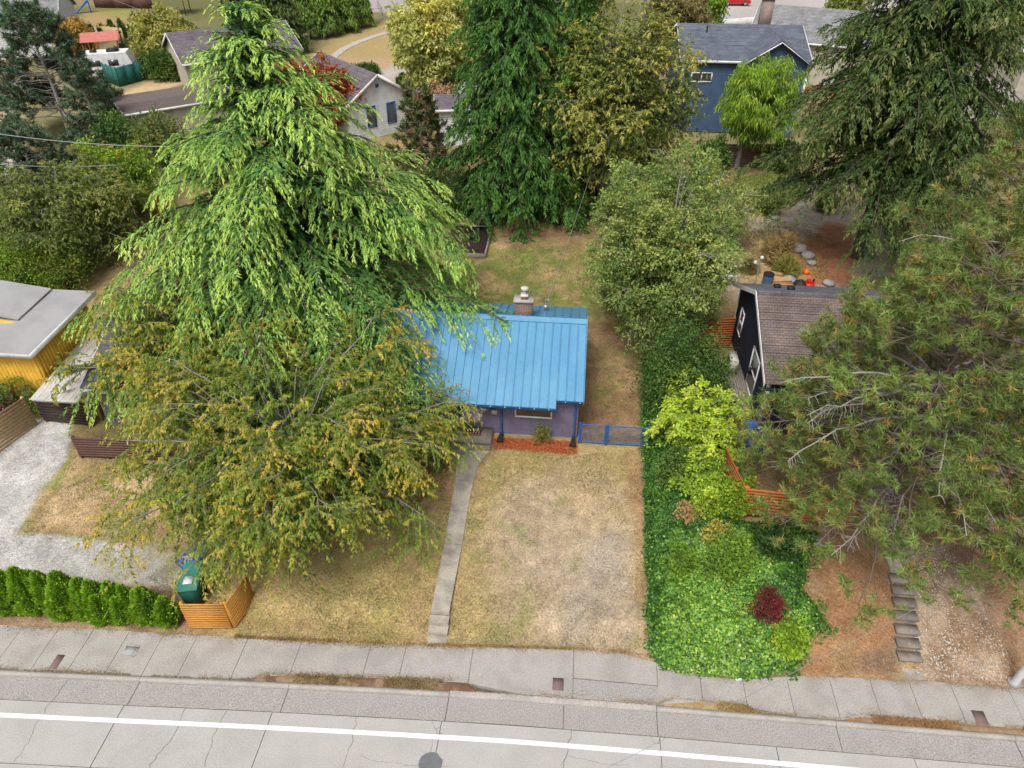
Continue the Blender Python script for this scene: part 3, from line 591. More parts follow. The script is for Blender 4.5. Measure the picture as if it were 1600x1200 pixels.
# ------------------------------------------------------------------ navy house on the right
M_NAVY = mat('navy lap siding', (0.016, 0.02, 0.038), 0.75, 0.12, 2, 20, 0.1)
M_SHGP = grid_mat('weathered purple brown shingle', (0.20, 0.145, 0.125), (0.15, 0.12, 0.115), 0.24, 0.115, (0.09, 0.075, 0.07), msize=.014)
M_SHGD = grid_mat('charcoal shingle', (0.13, 0.13, 0.145), (0.10, 0.10, 0.115), 0.33, 0.16, (0.06, 0.06, 0.07), msize=.012)
nv = thing('house', 'navy sided house with white trim and brown shingle roof half hidden by the big pine', 'house', (13, 27.8, 1.8))
mk = lambda: RB(nv); NX0_, NX1_, NYA, NYB = 8.3, 18.5, 24.05, 31.4; RY = 27.75; RZ = 6.62; NE = 4.85
b = RB(nv); b.box(NX0_ + .02, NX1_, NYA + .02, NYB - .02, 1.2, NE - .05); b.build('wall', M_NAVY)
siding(mk, (NX0_, NYB), (NX0_, NYA), [(0, 1.7), (7.35, 1.7), (7.35, NE - .1), (NYB - RY, RZ - .2), (0, NE - .1)], .155, M_NAVY)
siding(mk, (NX0_, NYA), (NX1_, NYA), [(0, 1.7), (10.2, 1.7), (10.2, NE - .1), (0, NE - .1)], .155, M_NAVY)
for yE, m, nm in ((NYA - .45, M_SHGP, 'roof'), (NYB + .4, M_SHGD, 'roof')):
    sl = (RZ - NE) / 3.9; ze = RZ - abs(yE - RY) * sl; n = int(abs(yE - RY) / .16)
    b = RB(nv)                                          # shingle courses as real laps
    for k in range(n):
        ya = yE + (RY - yE) * k / n; yb = yE + (RY - yE) * (k + 1) / n; za = RZ - abs(ya - RY) * sl; zb = RZ - abs(yb - RY) * sl
        b.prism([(NX0_ - .28, ya, za + .035), (NX1_ + .3, ya, za + .035), (NX1_ + .3, yb, zb + .015), (NX0_ - .28, yb, zb + .015)], (0, 0, -.045))
    b.build(nm, m)
b = RB(nv)
for x in np.arange(NX0_ - .27, NX1_ + .3, .26): b.prism([(x, RY - .16, RZ - .01), (x, RY, RZ + .07), (x, RY + .16, RZ - .01)], (.25, 0, 0))
b.build('ridge_shingle', M_SHGD, None, kind='stuff')
for s_ in (-1, 1):
    yE = NYA - .45 if s_ < 0 else NYB + .4; sl = (RZ - NE) / 3.9; ze = RZ - abs(yE - RY) * sl
    b = RB(nv); b.prism([(NX0_ - .31, yE, ze - .15), (NX0_ - .31, RY, RZ - .15), (NX0_ - .31, RY, RZ + .05), (NX0_ - .31, yE, ze + .05)], (-.03, 0, 0)); b.build('barge_board', M_WHITE)
for ya_, yb_ in ((NYA - .04, NYA + .1), (NYB - .1, NYB + .03)): b = RB(nv); b.box(NX0_ - .04, NX0_ + .1, ya_, yb_, 1.7, NE - .12); b.build('corner_board', M_WHITE)
b = RB(nv); b.box(NX0_ - .3, NX1_, NYA - .58, NYA - .47, NE - .36, NE - .26); b.build('gutter', M_BLACK)
window(mk, nv, (NX0_, NYB), (NX0_, NYA), 1.0, 1.75, 3.0, 4.3, M_WHITE, 1, 2, .08)
window(mk, nv, (NX0_, NYB), (NX0_, NYA), 4.35, 5.75, 2.3, 4.3, M_WHITE, 1, 2, .09)
window(mk, nv, (NX0_, NYA), (NX1_, NYA), .75, 2.6, 3.05, 4.35, M_WHITE, 2, 1, .09)
b = RB(nv)
for x, y in ((9.35, 29.8), (9.75, 29.1)): b.box(x, x + .3, y, y + .22, RZ - abs(y - RY) * .4538, RZ - abs(y - RY) * .4538 + .14)
b.build('roof_vent', M_BLACK)
b = RB(nv); b.cyl((8.22, 26.55, 3.1), (8.14, 26.55, 3.1), .05, n=8); b.box(8.1, 8.24, 26.5, 26.62, 3.15, 3.4); b.build('wall_lamp', M_BLACK)
dk = thing('side_deck', 'small grey side deck with black rail beside the navy house', 'deck', (7.6, 27, 1.9))
M_GWOOD = mat('grey weathered wood', (0.24, 0.205, 0.175), .9, .3, 3, 25, .4, stretch=(.3, 1, 1))
for k in range(11):
    b = RB(dk); x = 7.05 + k * .112; b.box(x, x + .102, 25.6, 28.6, 2.22, 2.25); b.build('deck_board', M_GWOOD)
b = RB(dk)
for x in (7.1, 8.1):
    for y in (25.7, 27.1, 28.5): b.box(x, x + .09, y, y + .09, 1.4, 2.215)
b.build('deck_frame', M_GWOOD)
b = RB(dk)
for z in (2.75, 3.1): b.cyl((7.05, 25.62, z), (7.05, 28.6, z), .02, n=6)
b.cyl((7.05, 28.6, 3.1), (8.2, 28.6, 3.1), .02, n=6)
for y in (25.65, 27.1, 28.6): b.cyl((7.05, y, 2.25), (7.05, y, 3.12), .022, n=6)
b.build('railing', M_BLACK)
for k in range(3):
    b = RB(dk); b.box(7.1, 8.2, 25.27 - k * .3, 25.57 - k * .3, 1.6, 2.08 - k * .16); b.build('step', M_FOUND)
hp = thing('heat_pump', 'beige heat pump unit on the side deck against the navy gable', 'heat pump', (7.75, 28.0, 2.25))
b = NM(); b.box(-.17, .17, -.42, .42, .1, .78); b.build('case', mat('beige metal case', (0.5, 0.47, 0.42), .5, .08), hp)
b = NM()
for r in (.12, .2, .28):
    th = np.linspace(0, 2 * math.pi, 17)
    P = np.array([[(-.185, r * math.cos(t), .44 + r * math.sin(t)) for t in th]]); V, F = tubes(P, np.full(P.shape[:2], .008), 3); b.add(V, F)
b.build('fan_guard', M_BLACK, hp); b = NM(); b.box(-.2, .2, -.38, -.3, 0, .1); b.box(-.2, .2, .3, .38, 0, .1); b.build('foot', M_BLACK, hp)

# ------------------------------------------------------------------ fences and small enclosures
M_CEDAR = mat('new cedar', (0.58, 0.275, 0.055), .75, .2, 2, 25, .3, stretch=(.4, 1, 1), col2=(.52, .23, .045))
M_CEDR = mat('red cedar', (0.50, 0.15, 0.045), .75, .25, 2, 25, .3, stretch=(.4, 1, 1), col2=(.38, .12, .04))
M_TANW = mat('weathered tan wood', (0.56, 0.39, 0.22), .85, .25, 2, 25, .3, stretch=(.4, 1, 1), col2=(.46, .33, .19))
M_DARKW = mat('dark stained wood', (0.045, 0.032, 0.035), .75, .25, 2, 25, .3)
M_BRW = mat('brown stained wood', (0.13, 0.07, 0.055), .8, .3, 2, 25, .3, col2=(.10, .055, .045))
slat_fence('slat_screen', 'bright cedar slat bin screen at the pavement end of the hedge', (-12.68, 13.6), (-11.2, 13.74), .03, 1.45, 11, M_CEDAR, .26, .02, 2, None, 'screen', extra=[((-11.13, 13.74), (-10.86, 14.95))])
slat_fence('slat_fence', 'pale tan horizontal board fence along the gravel driveway', (-26.4, 17.4), (-24.62, 23.25), .2, 1.95, 10, M_TANW, .18, .025, 4)
slat_fence('slat_gate', 'near black horizontal slat gate at the top of the gravel driveway', (-24.35, 23.45), (-21.9, 23.3), .42, 1.78, 8, M_DARKW, .32, .03, 3, mat('orange post wood', (0.45, 0.17, 0.05), .8, .2), 'gate')
slat_fence('slat_fence', 'dark brown slat fence behind the dry lawn beneath the orange-green tree', (-21.3, 21.3), (-17.35, 21.45), .36, 1.5, 8, M_BRW, .1, .025, 4)
slat_fence('slat_fence', 'orange cedar privacy fence joining the navy gable', (6.3, 30.35), (8.15, 30.6), 1.9, 3.55, 12, M_CEDR, .08, .022, 2)
slat_fence('slat_fence', 'red cedar slat enclosure standing above the ivy under the big pine', (7.0, 19.5), (11.6, 19.2), 1.5, 2.9, 9, M_CEDR, .1, .025, 5, extra=[((6.55, 21.6), (6.96, 19.55))])
slat_fence('slat_fence', 'reddish brown board fence under the weeping lime tree', at(1128, 262, 1.4)[:2], at(1200, 262, 1.4)[:2], 1.3, 3.3, 10, M_BRW, .1, .04, 5)
rb = thing('raised_bed', 'timber edged raised bed of dark soil in the back lawn', 'raised bed', (-6.8, 42, 1.3))
b = RB(rb); b.box(-8.1, -5.55, 40.1, 44.1, 1.1, 1.52); b.build('soil', mat('dark soil', (0.035, 0.02, 0.02), .95, .3, 3, 20, .6))
for x0, x1, y0, y1 in ((-8.2, -5.45, 40.0, 40.09), (-8.2, -5.45, 44.11, 44.2), (-8.2, -8.11, 40.09, 44.11), (-5.54, -5.45, 40.09, 44.11)):
    b = RB(rb); b.box(x0, x1, y0, y1, 1.1, 1.6); b.build('plank', M_GWOOD)
def cart(label, x, y, z, rz, body, lid, sc=1.0):
    t = thing('wheeled_bin', label, 'bin', (x, y, z), rz)
    b = NM(); w0, w1, d0, d1, h = .25 * sc, .31 * sc, .26 * sc, .36 * sc, .98 * sc
    V = [(-w0, -d0, .04), (w0, -d0, .04), (w0, d0, .04), (-w0, d0, .04), (-w1, -d1, h), (w1, -d1, h), (w1, d1, h), (-w1, d1, h)]
    F = [(0, 3, 2, 1), (4, 5, 6, 7), (0, 1, 5, 4), (1, 2, 6, 5), (2, 3, 7, 6), (3, 0, 4, 7)]; b.add(V, F); b.build('body', body, t)
    b = NM(); b.prism([(-w1 - .03, -d1 - .05, h + .005), (w1 + .03, -d1 - .05, h + .005), (w1 + .03, -d1 - .05, h + .05), (w1 * .8, 0, h + .09), (-w1 * .8, 0, h + .09), (-w1 - .03, -d1 - .05, h + .05)], (0, 2 * d1 + .04, 0)); b.build('lid', lid, t)
    b = NM(); b.cyl((-w1, d1 + .06, h - .02), (w1, d1 + .06, h - .02), .02, n=6); b.build('handle', body, t)
    for s_ in (-1, 1):
        b = NM(); b.cyl((s_ * w0 * 1.05, d0 + .04, .12), (s_ * (w0 + .06), d0 + .04, .12), .12, n=12); b.build('wheel', M_BLACK, t)
    return t
M_GRB = mat('green bin plastic', (0.015, 0.10, 0.06), .5, .1, 2, 10, .05); M_TEAL = mat('teal lid plastic', (0.05, 0.27, 0.2), .5, .1); M_BLB = mat('blue bin plastic', (0.03, 0.12, 0.5), .5, .1)
t = cart('dark green bin with teal lid standing behind the cedar slat screen', -12.95, 14.75, .03, rad(12), M_GRB, M_TEAL, 1.1)
b = NM(); b.box(-.16, .16, -.2, .14, 1.175, 1.18); b.build('lid_sticker', M_WHITE, t)
t = cart('blue lidded bin behind the green bin near the cedar slat screen', -13.35, 15.75, .05, rad(-20), M_BLB, M_BLB, 1.05)
b = NM(); b.prism([(-.2, -.2, 1.13), (.2, -.1, 1.16), (.1, .25, 1.13)], (0, 0, .1)); b.build('paper', M_WHITE, t)
t = cart('blue recycling bin piled with paper among the pine branches near the navy house', 7.9, 22.6, 1.8, rad(15), M_BLB, M_BLB, 1.1)
for k in range(5):
    b = NM(); a = k * 1.3; b.prism([(-.25 + .1 * k, -.2, 1.2), (.0 + .07 * k, -.25, 1.2), (.05 + .05 * k, .1, 1.2 + .03 * k), (-.2, .15, 1.2)], (0.03, .02, .05 + .02 * k)); b.build('paper', M_WHITE, t)
# lamp post at the pavement
lp = thing('street_lamp', 'pale metal street lamp post at the back of the pavement', 'street lamp', (15.25, 14.15, 0))
b = NM(); b.cyl((0, 0, 0), (0, 0, .1), .2, n=14); b.build('base_plate', M_GALV, lp)
b = NM(); b.cyl((0, 0, .1), (0, 0, 9), .125, .08, n=14); b.build('pole', mat('pale grey pole', (0.55, 0.55, 0.55), .5, .08, 2, 10, .05), lp)
b = NM(); b.cyl((0, 0, 8.9), (0, -2.2, 9.3), .05, .04, n=8); b.build('arm', M_GALV, lp); b = NM(); b.box(-.15, .15, -2.9, -2.15, 9.22, 9.38); b.build('lamp_head', M_GALV, lp)
def flat(name, label, cat, px, z, w, d, m, rz=0, h=.006, frame=None):
    p = at(*px, z); t = thing(name, label, cat, p, rz); b = NM(); b.box(-w / 2, w / 2, -d / 2, d / 2, .002, h); b.build('lid', m, t)
    if frame:
        b = NM()
        for x0, x1, y0, y1 in ((-w / 2 - .04, w / 2 + .04, -d / 2 - .04, -d / 2 - .003), (-w / 2 - .04, w / 2 + .04, d / 2 + .003, d / 2 + .04), (-w / 2 - .04, -w / 2 - .003, -d / 2, d / 2), (w / 2 + .003, w / 2 + .04, -d / 2, d / 2)): b.box(x0, x1, y0, y1, .002, h + .004)
        b.build('frame', frame, t)
    return t
M_RUSTP = mat('brown utility cover', (0.20, 0.135, 0.125), .9, .15, 4, 30, .3)
flat('utility_cover', 'brown utility cover in the pavement before the hedge', 'utility cover', (89, 1034), .004, .26, .52, M_RUSTP, 0)
flat('utility_cover', 'grey framed metal cover in the pavement left of the cedar screen', 'utility cover', (204, 1017), .004, .38, .34, mat('grey cover', (0.36, 0.36, 0.37), .8, .15, 4, 30, .2), 0, .008, M_FOUND)
flat('utility_cover', 'brown grey utility cover beside the driveway apron', 'utility cover', (872, 1069), .004, .36, .44, M_RUSTP, 0)
flat('utility_cover', 'rusty utility cover in the pavement at the right near the street lamp', 'utility cover', (1532, 1123), .004, .38, .52, M_RUSTP, 0)
p = at(750, 1056, 0); hy = thing('valve_cover', 'pale painted water valve lid in weeds beside the driveway apron', 'valve cover', p)
b = NM(); b.cyl((0, 0, 0), (0, 0, .03), .07, .065, n=12); b.build('lid', M_FOUND, hy); b = NM(); b.cyl((0, -.16, 0), (0, -.16, .015), .11, n=10); b.build('collar', M_FOUND, hy)
p = at(1154, 1062, 0); t = tag(NM().prism([(-.09, -.04, 0), (.1, -.02, 0), (.09, .05, 0), (-.1, .04, 0)], (0, 0, .012)).build('paper_scrap', M_WHITE), 'white scrap of paper on the pavement edge by the ivy', 'litter'); t.location = p
# things behind the navy house
def gl(px, py): return ground(px, py)
p = gl(1196, 452); t = thing('barrel', 'blue barrel behind the navy house ridge', 'barrel', p)
b = NM(); b.cyl((0, 0, 0), (0, 0, .95), .3, .29, n=16); b.build('body', mat('slate blue plastic', (0.07, 0.12, 0.2), .6), t); b = NM(); b.cyl((0, 0, .95), (0, 0, 1.0), .31, n=16); b.build('rim', M_BLACK, t)
M_CARD = mat('cardboard', (0.45, 0.27, 0.13), .9, .1)
for px, s_, lab, rz in ((1221, .62, 'large open cardboard box behind the navy house', .2), (1214, .42, 'small yellowish carton behind the large cardboard box', -.3)):
    p = gl(px, 456 if s_ > .5 else 440); t = thing('cardboard_box', lab, 'box', p, rz); b = NM(); b.box(-s_, s_, -s_ * .6, s_ * .6, 0, s_ * .75); b.build('body', M_CARD, t)
    for sg in (-1, 1):
        b = NM(); b.prism([(-s_, sg * s_ * .6, s_ * .76), (s_, sg * s_ * .6, s_ * .76), (s_, sg * s_ * .95, s_ * .95), (-s_, sg * s_ * .95, s_ * .95)], (0, 0, .02)); b.build('flap', M_CARD, t)
def sack(name, lab, cat, px, py, r, h, m, seed):
    p = gl(px, py); rg = np.random.RandomState(seed); b = NM(); k = 9; n = 12; V = []
    for i in range(k):
        f = i / (k - 1); rr = r * (math.sin(math.pi * min(1, f * .8 + .18)) ** .6) * (1 if f < .8 else (1 - f) * 3 + .3)
        for j in range(n): a = j * 2 * math.pi / n; q = rr * rg.uniform(.88, 1.1); V.append((q * math.cos(a), q * math.sin(a), h * f))
    b.add(V, [(i * n + j, i * n + (j + 1) % n, (i + 1) * n + (j + 1) % n, (i + 1) * n + j) for i in range(k - 1) for j in range(n)])
    o = b.build(name, m, smooth=False); o.location = p; return tag(o, lab, cat)
sack('rubbish_bag', 'black rubbish bag between the cardboard box and red can', 'bag', 1247, 456, .42, .8, M_BLACK, 1)
sack('rubbish_bag', 'grey clear plastic bag lying behind the cardboard box', 'bag', 1231, 443, .4, .55, mat('grey film', (0.3, 0.3, 0.32), .3, .3, 5, 20, .5), 2)
p = gl(1261, 456); t = thing('fuel_can', 'red plastic can at the end of the row behind the navy house', 'can', p); b = NM(); b.box(-.25, .25, -.18, .18, 0, .6); b.prism([(-.2, -.18, .6), (.2, -.18, .6), (.1, -.18, .75), (-.12, -.18, .75)], (0, .36, 0)); b.build('body', mat('red plastic', (0.6, 0.03, 0.015), .4, .1), t); b = NM(); b.cyl((.18, 0, .6), (.2, 0, .82), .06, n=8); b.build('cap', M_BLACK, t)
sack('pumpkin', 'small orange plastic tub behind the red can', 'tub', 1259, 428, .22, .35, mat('orange plastic', (0.7, 0.16, 0.02), .5), 4).name = 'plastic_tub'
p = gl(1136, 446); t = thing('garden_table', 'small white garden table on the gravel behind the orange fence', 'table', p, .4)
b = NM(); b.box(-.45, .45, -.3, .3, .62, .66); b.build('table_top', M_WHITE, t)
for sx in (-.4, .36):
    for sy in (-.26, .22): b = NM(); b.box(sx, sx + .04, sy, sy + .04, 0, .62); b.build('leg', M_WHITE, t)
p = gl(1177, 455); t = thing('garden_lamp', 'thin garden lamp post with two white globes behind the navy house', 'lamp', p)
b = NM(); b.cyl((0, 0, 0), (0, 0, 2.0), .03, n=8); b.cyl((-.25, 0, 1.7), (.25, 0, 1.75), .02, n=6); b.build('pole', M_GALV, t)
for sx, z in ((-.25, 1.8), (.05, 2.1)):
    b = NM(); n = 8; V = [(.11 * math.sin(math.pi * i / 6) * math.cos(j * math.pi / 4), .11 * math.sin(math.pi * i / 6) * math.sin(j * math.pi / 4), .11 * math.cos(math.pi * i / 6)) for i in range(7) for j in range(8)]
    b.add(np.array(V) + (sx, 0, z), [(i * 8 + j, i * 8 + (j + 1) % 8, (i + 1) * 8 + (j + 1) % 8, (i + 1) * 8 + j) for i in range(6) for j in range(8)]); b.build('globe', M_WHITE, t)

# ------------------------------------------------------------------ houses around
def house(label, loc, rz, w, d, hw, hr, mw, mr, trim=M_WHITE, over=.35, wins=(), course=.2, lap=True, cat='house', flat_roof=False, base=.6, wtrim=None):
    """ridge along local x (length w), gables at the x ends, eaves at y = -d/2 and d/2; wins: (side, u0, u1, z0, z1, cols)"""
    t = thing('house' if not flat_roof else 'carport', label, cat, loc, rz); mk = lambda: NM()
    X, Y = w / 2, d / 2
    b = NM(); b.box(-X + .03, X - .03, -Y + .03, Y - .03, -base, hw - (.02 if not flat_roof else 0)); b.build('wall', mw, t)
    top = hw + hr
    walls = {'front': ((-X, -Y), (X, -Y), [(0, 0), (w, 0), (w, hw), (0, hw)]), 'right': ((X, -Y), (X, Y), [(0, 0), (d, 0), (d, hw), (Y, top), (0, hw)]),
             'back': ((X, Y), (-X, Y), [(0, 0), (w, 0), (w, hw), (0, hw)]), 'left': ((-X, Y), (-X, -Y), [(0, 0), (d, 0), (d, hw), (Y, top), (0, hw)])}
    for k, (a, c, P) in walls.items(): siding(mk, a, c, P, course, mw, t)
    sl = hr / Y; ye = Y + over; ze = hw - over * sl
    for s_ in (-1, 1):
        b = NM(); n = 10
        for i in range(n):
            a0, a1 = i / n, (i + 1) / n; y0, y1 = s_ * ye * (1 - a0), s_ * ye * (1 - a1); z0, z1 = ze + (top - ze) * a0, ze + (top - ze) * a1
            P = [(-X - over, y0, z0 + .07), (X + over, y0, z0 + .07), (X + over, y1, z1 + .05), (-X - over, y1, z1 + .05)]
            b.prism(P if s_ < 0 else P[::-1], (0, 0, -.06))
        b.build('roof', mr, t)
        b = NM(); b.beam((-X - over, s_ * (ye + .03), ze - .06), (X + over, s_ * (ye + .03), ze - .06), .05, .2); b.build('fascia', trim, t)
    for sx in (-1, 1):
        for s_ in (-1, 1): b = NM(); b.beam((sx * (X + over + .03), s_ * ye, ze - .05), (sx * (X + over + .03), 0, top - .05), .05, .22); b.build('barge_board', trim, t)
    for k, u0, u1, z0, z1, c_ in wins: window(mk, t, walls[k][0], walls[k][1], u0, u1, z0, z1, wtrim or trim, c_, 1, .09, .08)
    return t
def shg(name, c, c2=None): return grid_mat(name, c, c2 or tuple(v * .8 for v in c), .4, .2, tuple(v * .5 for v in c), msize=.015)
M_SLATE = shg('slate blue shingle', (0.13, 0.145, 0.185)); M_GREYS = shg('grey shingle', (0.24, 0.24, 0.245)); M_PURS = shg('purple grey shingle', (0.16, 0.14, 0.155)); M_BRS = shg('brown shingle', (0.24, 0.18, 0.165))
M_LBLUE = mat('denim blue siding', (0.055, 0.095, 0.17), .7, .08, 2, 20, .1)
M_WSID = mat('white siding', (0.62, 0.63, 0.64), .7, .06, 2, 20, .1); M_BEIGE = mat('beige siding', (0.45, 0.41, 0.33), .7, .06, 2, 20, .1)
M_YEL = mat('yellow board siding', (0.82, 0.46, 0.05), .7, .08, 2, 20, .1); M_MEMB = mat('grey roll roofing', (0.33, 0.325, 0.33), .9, .12, .8, 30, .2, col2=(.27, .265, .27))
# denim blue house: long ridge plus a front gable on the right
hb = house('two-storey denim blue house with white trim and dark slate roof beyond the back fence', (13.6, 71.2, 1.5), 0, 10.2, 10.6, 6.1, 1.7, M_LBLUE, M_SLATE, wins=[('front', .75, 2.55, 4.2, 5.0, 2)])
mk = lambda: NM(); gx0, gx1, gy = -.2, 5.1, -6.0
b = NM(); b.prism([(gx0 + .03, gy + .03, -.6), (gx1 - .03, gy + .03, -.6), (gx1 - .03, gy + .03, 5.9), ((gx0 + gx1) / 2, gy + .03, 7.6), (gx0 + .03, gy + .03, 5.9)], (0, 3.6, 0)); b.build('gable_wing', M_LBLUE, hb)
siding(mk, (gx0, gy), (gx1, gy), [(0, 0), (5.3, 0), (5.3, 5.95), (2.65, 7.65), (0, 5.95)], .2, M_LBLUE, hb)
siding(mk, (gx1, gy), (gx1, gy + .7), [(0, 0), (.7, 0), (.7, 5.95), (0, 5.95)], .2, M_LBLUE, hb)
for s_ in (-1, 1):
    xm = (gx0 + gx1) / 2; xe = xm + s_ * 3.05; ze = 7.7 - 3.05 * .642
    P = [(xe, gy - .4, ze + .1), (xm, gy - .4, 7.8), (xm, gy + 6, 7.8), (xe, gy + 6, ze + .1)]
    b = NM(); b.prism(P, (0, 0, -.1)); b.build('roof', M_SLATE, hb); b = NM(); b.beam((xe, gy - .43, ze), (xm, gy - .43, 7.68), .05, .24, up=(0, 1, 0)); b.build('barge_board', M_WHITE, hb)
window(mk, hb, (gx0, gy), (gx1, gy), 2.0, 3.9, 4.1, 5.0, M_WHITE, 2, 1, .12, .08)
b = NM(); b.box(gx1 - .1, gx1 + .08, gy - .06, gy + .12, 0, 5.9); b.build('corner_board', M_WHITE, hb)
b = NM(); b.box(-5.2, -5.02, -5.36, -5.2, 0, 5.9); b.build('corner_board', M_WHITE, hb)
b = NM(); b.box(2.4, 3.4, 3.2, 4.0, 6.5, 9.3); c_ = b.build('chimney', grid_mat('red brick', (0.24, 0.08, 0.055), (0.18, 0.07, 0.05), .21, .075, (.3, .28, .25), rot=(rad(90), 0, 0)), hb)
b = NM(); b.box(2.3, 3.5, 3.1, 4.1, 9.3, 9.5); b.box(2.7, 3.1, 3.4, 3.8, 9.5, 10.1); b.build('chimney_crown', M_FOUND, c_)
b = NM(); b.cyl((-3, -1.5, 7), (-3, -1.5, 7.9), .06, n=8); b.build('vent_pipe', M_BLACK, hb)
house('grey shingled house roof behind the denim blue house', (25.5, 88, 1.4), rad(-20), 13, 9, 4.2, 2.4, M_BEIGE, M_GREYS)
wh = house('white clapboard house with dark shingle roof and two gable windows', (float(at(597, 212, 1.4)[0]) - 3.5, float(at(597, 212, 1.4)[1]) + 3.6, 1.4), rad(5.4 + 39 + 90), 10, 6.0, 3.3, 1.9, M_WSID, M_PURS, trim=M_WHITE, wtrim=M_BLUED,
      wins=[('left', 1.7, 2.6, .9, 2.7, 1), ('left', 3.7, 4.6, .9, 2.7, 1), ('left', 2.85, 3.15, 4.1, 4.4, 1)], course=.24)
house('white outbuilding wall showing between the dark pine and the tall cedar', ground(716, 218), rad(10), 3, 3, 3.2, .6, M_WSID, M_PURS)
house('large pale house with wide grey roof in the top left corner', ground(18, 78), rad(22), 15, 11, 4.2, 3.2, M_WSID, M_GREYS)
house('house with the patched dark roof behind the top of the bright cedar', ground(372, 118), rad(38), 12, 9, 3.0, 2.0, M_BEIGE, M_PURS)
t = house('low flat-roofed carport with white edge near the white pickup', (*at(272, 150, 4.2)[:2], 1.4), rad(40), 9, 5.5, 2.7, .05, M_BEIGE, mat('dark roll roofing', (0.15, 0.12, 0.11), .9, .2), over=.3, cat='carport', flat_roof=True)
house('beige sided house behind the trees in the top right corner', (52, 88, 1.4), rad(5), 14, 9, 3.4, 2.2, M_BEIGE, M_BRS, wins=[('front', 2.0, 4.0, 1.4, 2.9, 1)])
house('low dark roofed garage with white edges at the right frame edge', (45, 69, 1.4), rad(-35), 8, 7, 2.6, .3, M_BEIGE, mat('charcoal roll roofing', (0.17, 0.165, 0.17), .9, .2), over=.3, cat='garage', flat_roof=True)
house('brown roofed house at the right frame edge beyond the garage', (57, 78, 1.4), rad(-35), 9, 8, 2.8, 1.4, M_BEIGE, M_BRS)
house('pale house with lilac grey roof at the left frame edge', (-47, 43.5, 1.3), rad(30), 10, 7, 2.8, 1.6, M_WSID, M_PURS)
house('dark roofed porch and tan wall at the far left edge', (-64, 68, 1.4), rad(20), 11, 7, 3.4, 1.6, M_BEIGE, M_PURS)
house('charcoal roofed house hidden behind the orange-green tree', (-17.6, 26.6, .4), 0, 7.0, 6.4, 2.5, 1.3, mat('grey siding', (0.22, 0.21, 0.2), .8, .1), shg('blue charcoal shingle', (0.11, 0.115, 0.14)), wins=[('front', .8, 2.2, .9, 2.1, 2)])
# yellow house with a low roof
yh = thing('house', 'bright yellow board house with low grey membrane roof at the left edge', 'house', (-30, 27.3, .4)); mk = lambda: RB(yh)
b = RB(yh); b.box(-37, -24.13, 24.33, 28.6, .1, 3.95); b.build('wall', M_YEL)
b = RB(yh)
for y in np.arange(24.32, 28.5, .2): b.box(-24.125, -24.10 + .006 * (int(round(y * 5)) % 2), y, y + .197, .35, 3.9)
b.build('siding', M_YEL)
b = RB(yh)
for x in np.arange(-37, -24.2, .2): b.box(x, x + .197, 24.29, 24.325, .35, 3.9)
b.build('siding', M_YEL)
for k, (x0, x1) in enumerate(((-37.5, -32.6), (-32.6, -28.2), (-28.2, -23.75))):
    b = RB(yh); P = [(x0 + .01, 23.75, 3.98 + .0), (x1 - .01, 23.75, 3.98), (x1 - .01, 29.0, 4.22), (x0 + .01, 29.0, 4.22)]; b.prism(P, (0, 0, -.1)); b.build('roof_sheet', M_MEMB)
b = RB(yh); b.beam((-23.72, 23.72, 3.9), (-23.72, 29.02, 4.14), .05, .22); b.beam((-37.5, 23.72, 3.9), (-23.7, 23.72, 3.9), .05, .22); b.build('fascia', M_WHITE)
b = RB(yh); b.prism([(-34.5, 25.2, 4.0), (-26.3, 25.9, 4.05), (-34.5, 27.6, 4.1)], (0, 0, .02)); 
b.prism([(-34.5, 25.0, 4.0), (-26.0, 26.0, 4.08), (-34.5, 26.1, 5.4)], (0, .1, 0)); b.build('dormer_gable', M_YEL)
b = RB(yh); b.prism([(-34.6, 26.3, 5.45), (-25.9, 26.2, 4.12), (-25.9, 28.9, 4.26), (-34.6, 28.9, 5.45)], (0, 0, .06)); b.build('roof_sheet', M_MEMB)
for k in range(7):
    b = RB(yh); z = .9 + k * .3; b.beam((-24.0, 28.75, z), (-23.25, 29.6, z), .03, .2); b.build('louvre_slat', M_BRW)
pg = thing('patio_cover', 'off-white corrugated patio cover between the yellow house and the dark gate', 'patio cover', (-23, 26, .4))
for k in range(6):
    x0 = -23.98 + k * .37; b = RB(pg); V = []; m_ = 8
    for y, dx in ((22.5, .35), (29.3, 0)):
        for i in range(m_ + 1): V.append((x0 + dx + .36 * i / m_, y, 2.42 + (y - 22.5) * .035 + .03 * (1 if (i // 2) % 2 else 0)))
    b.add(V, [(i, i + 1, m_ + 2 + i, m_ + 1 + i) for i in range(m_)]); b.build('roof_sheet', mat('off white corrugated sheet', (0.55, 0.52, 0.48), .6, .15, 1, 10, .1))
for x in (-23.5, -21.8):
    for y in (23.8, 26.5, 29.3): b = RB(pg); b.box(x, x + .09, y, y + .09, .2, 2.41 + (y - 22.5) * .035); b.build('post', M_TANW)
b = RB(pg); b.beam((-23.6, 22.62, 2.34), (-21.45, 22.62, 2.34), .05, .12); b.build('beam', M_WHITE)
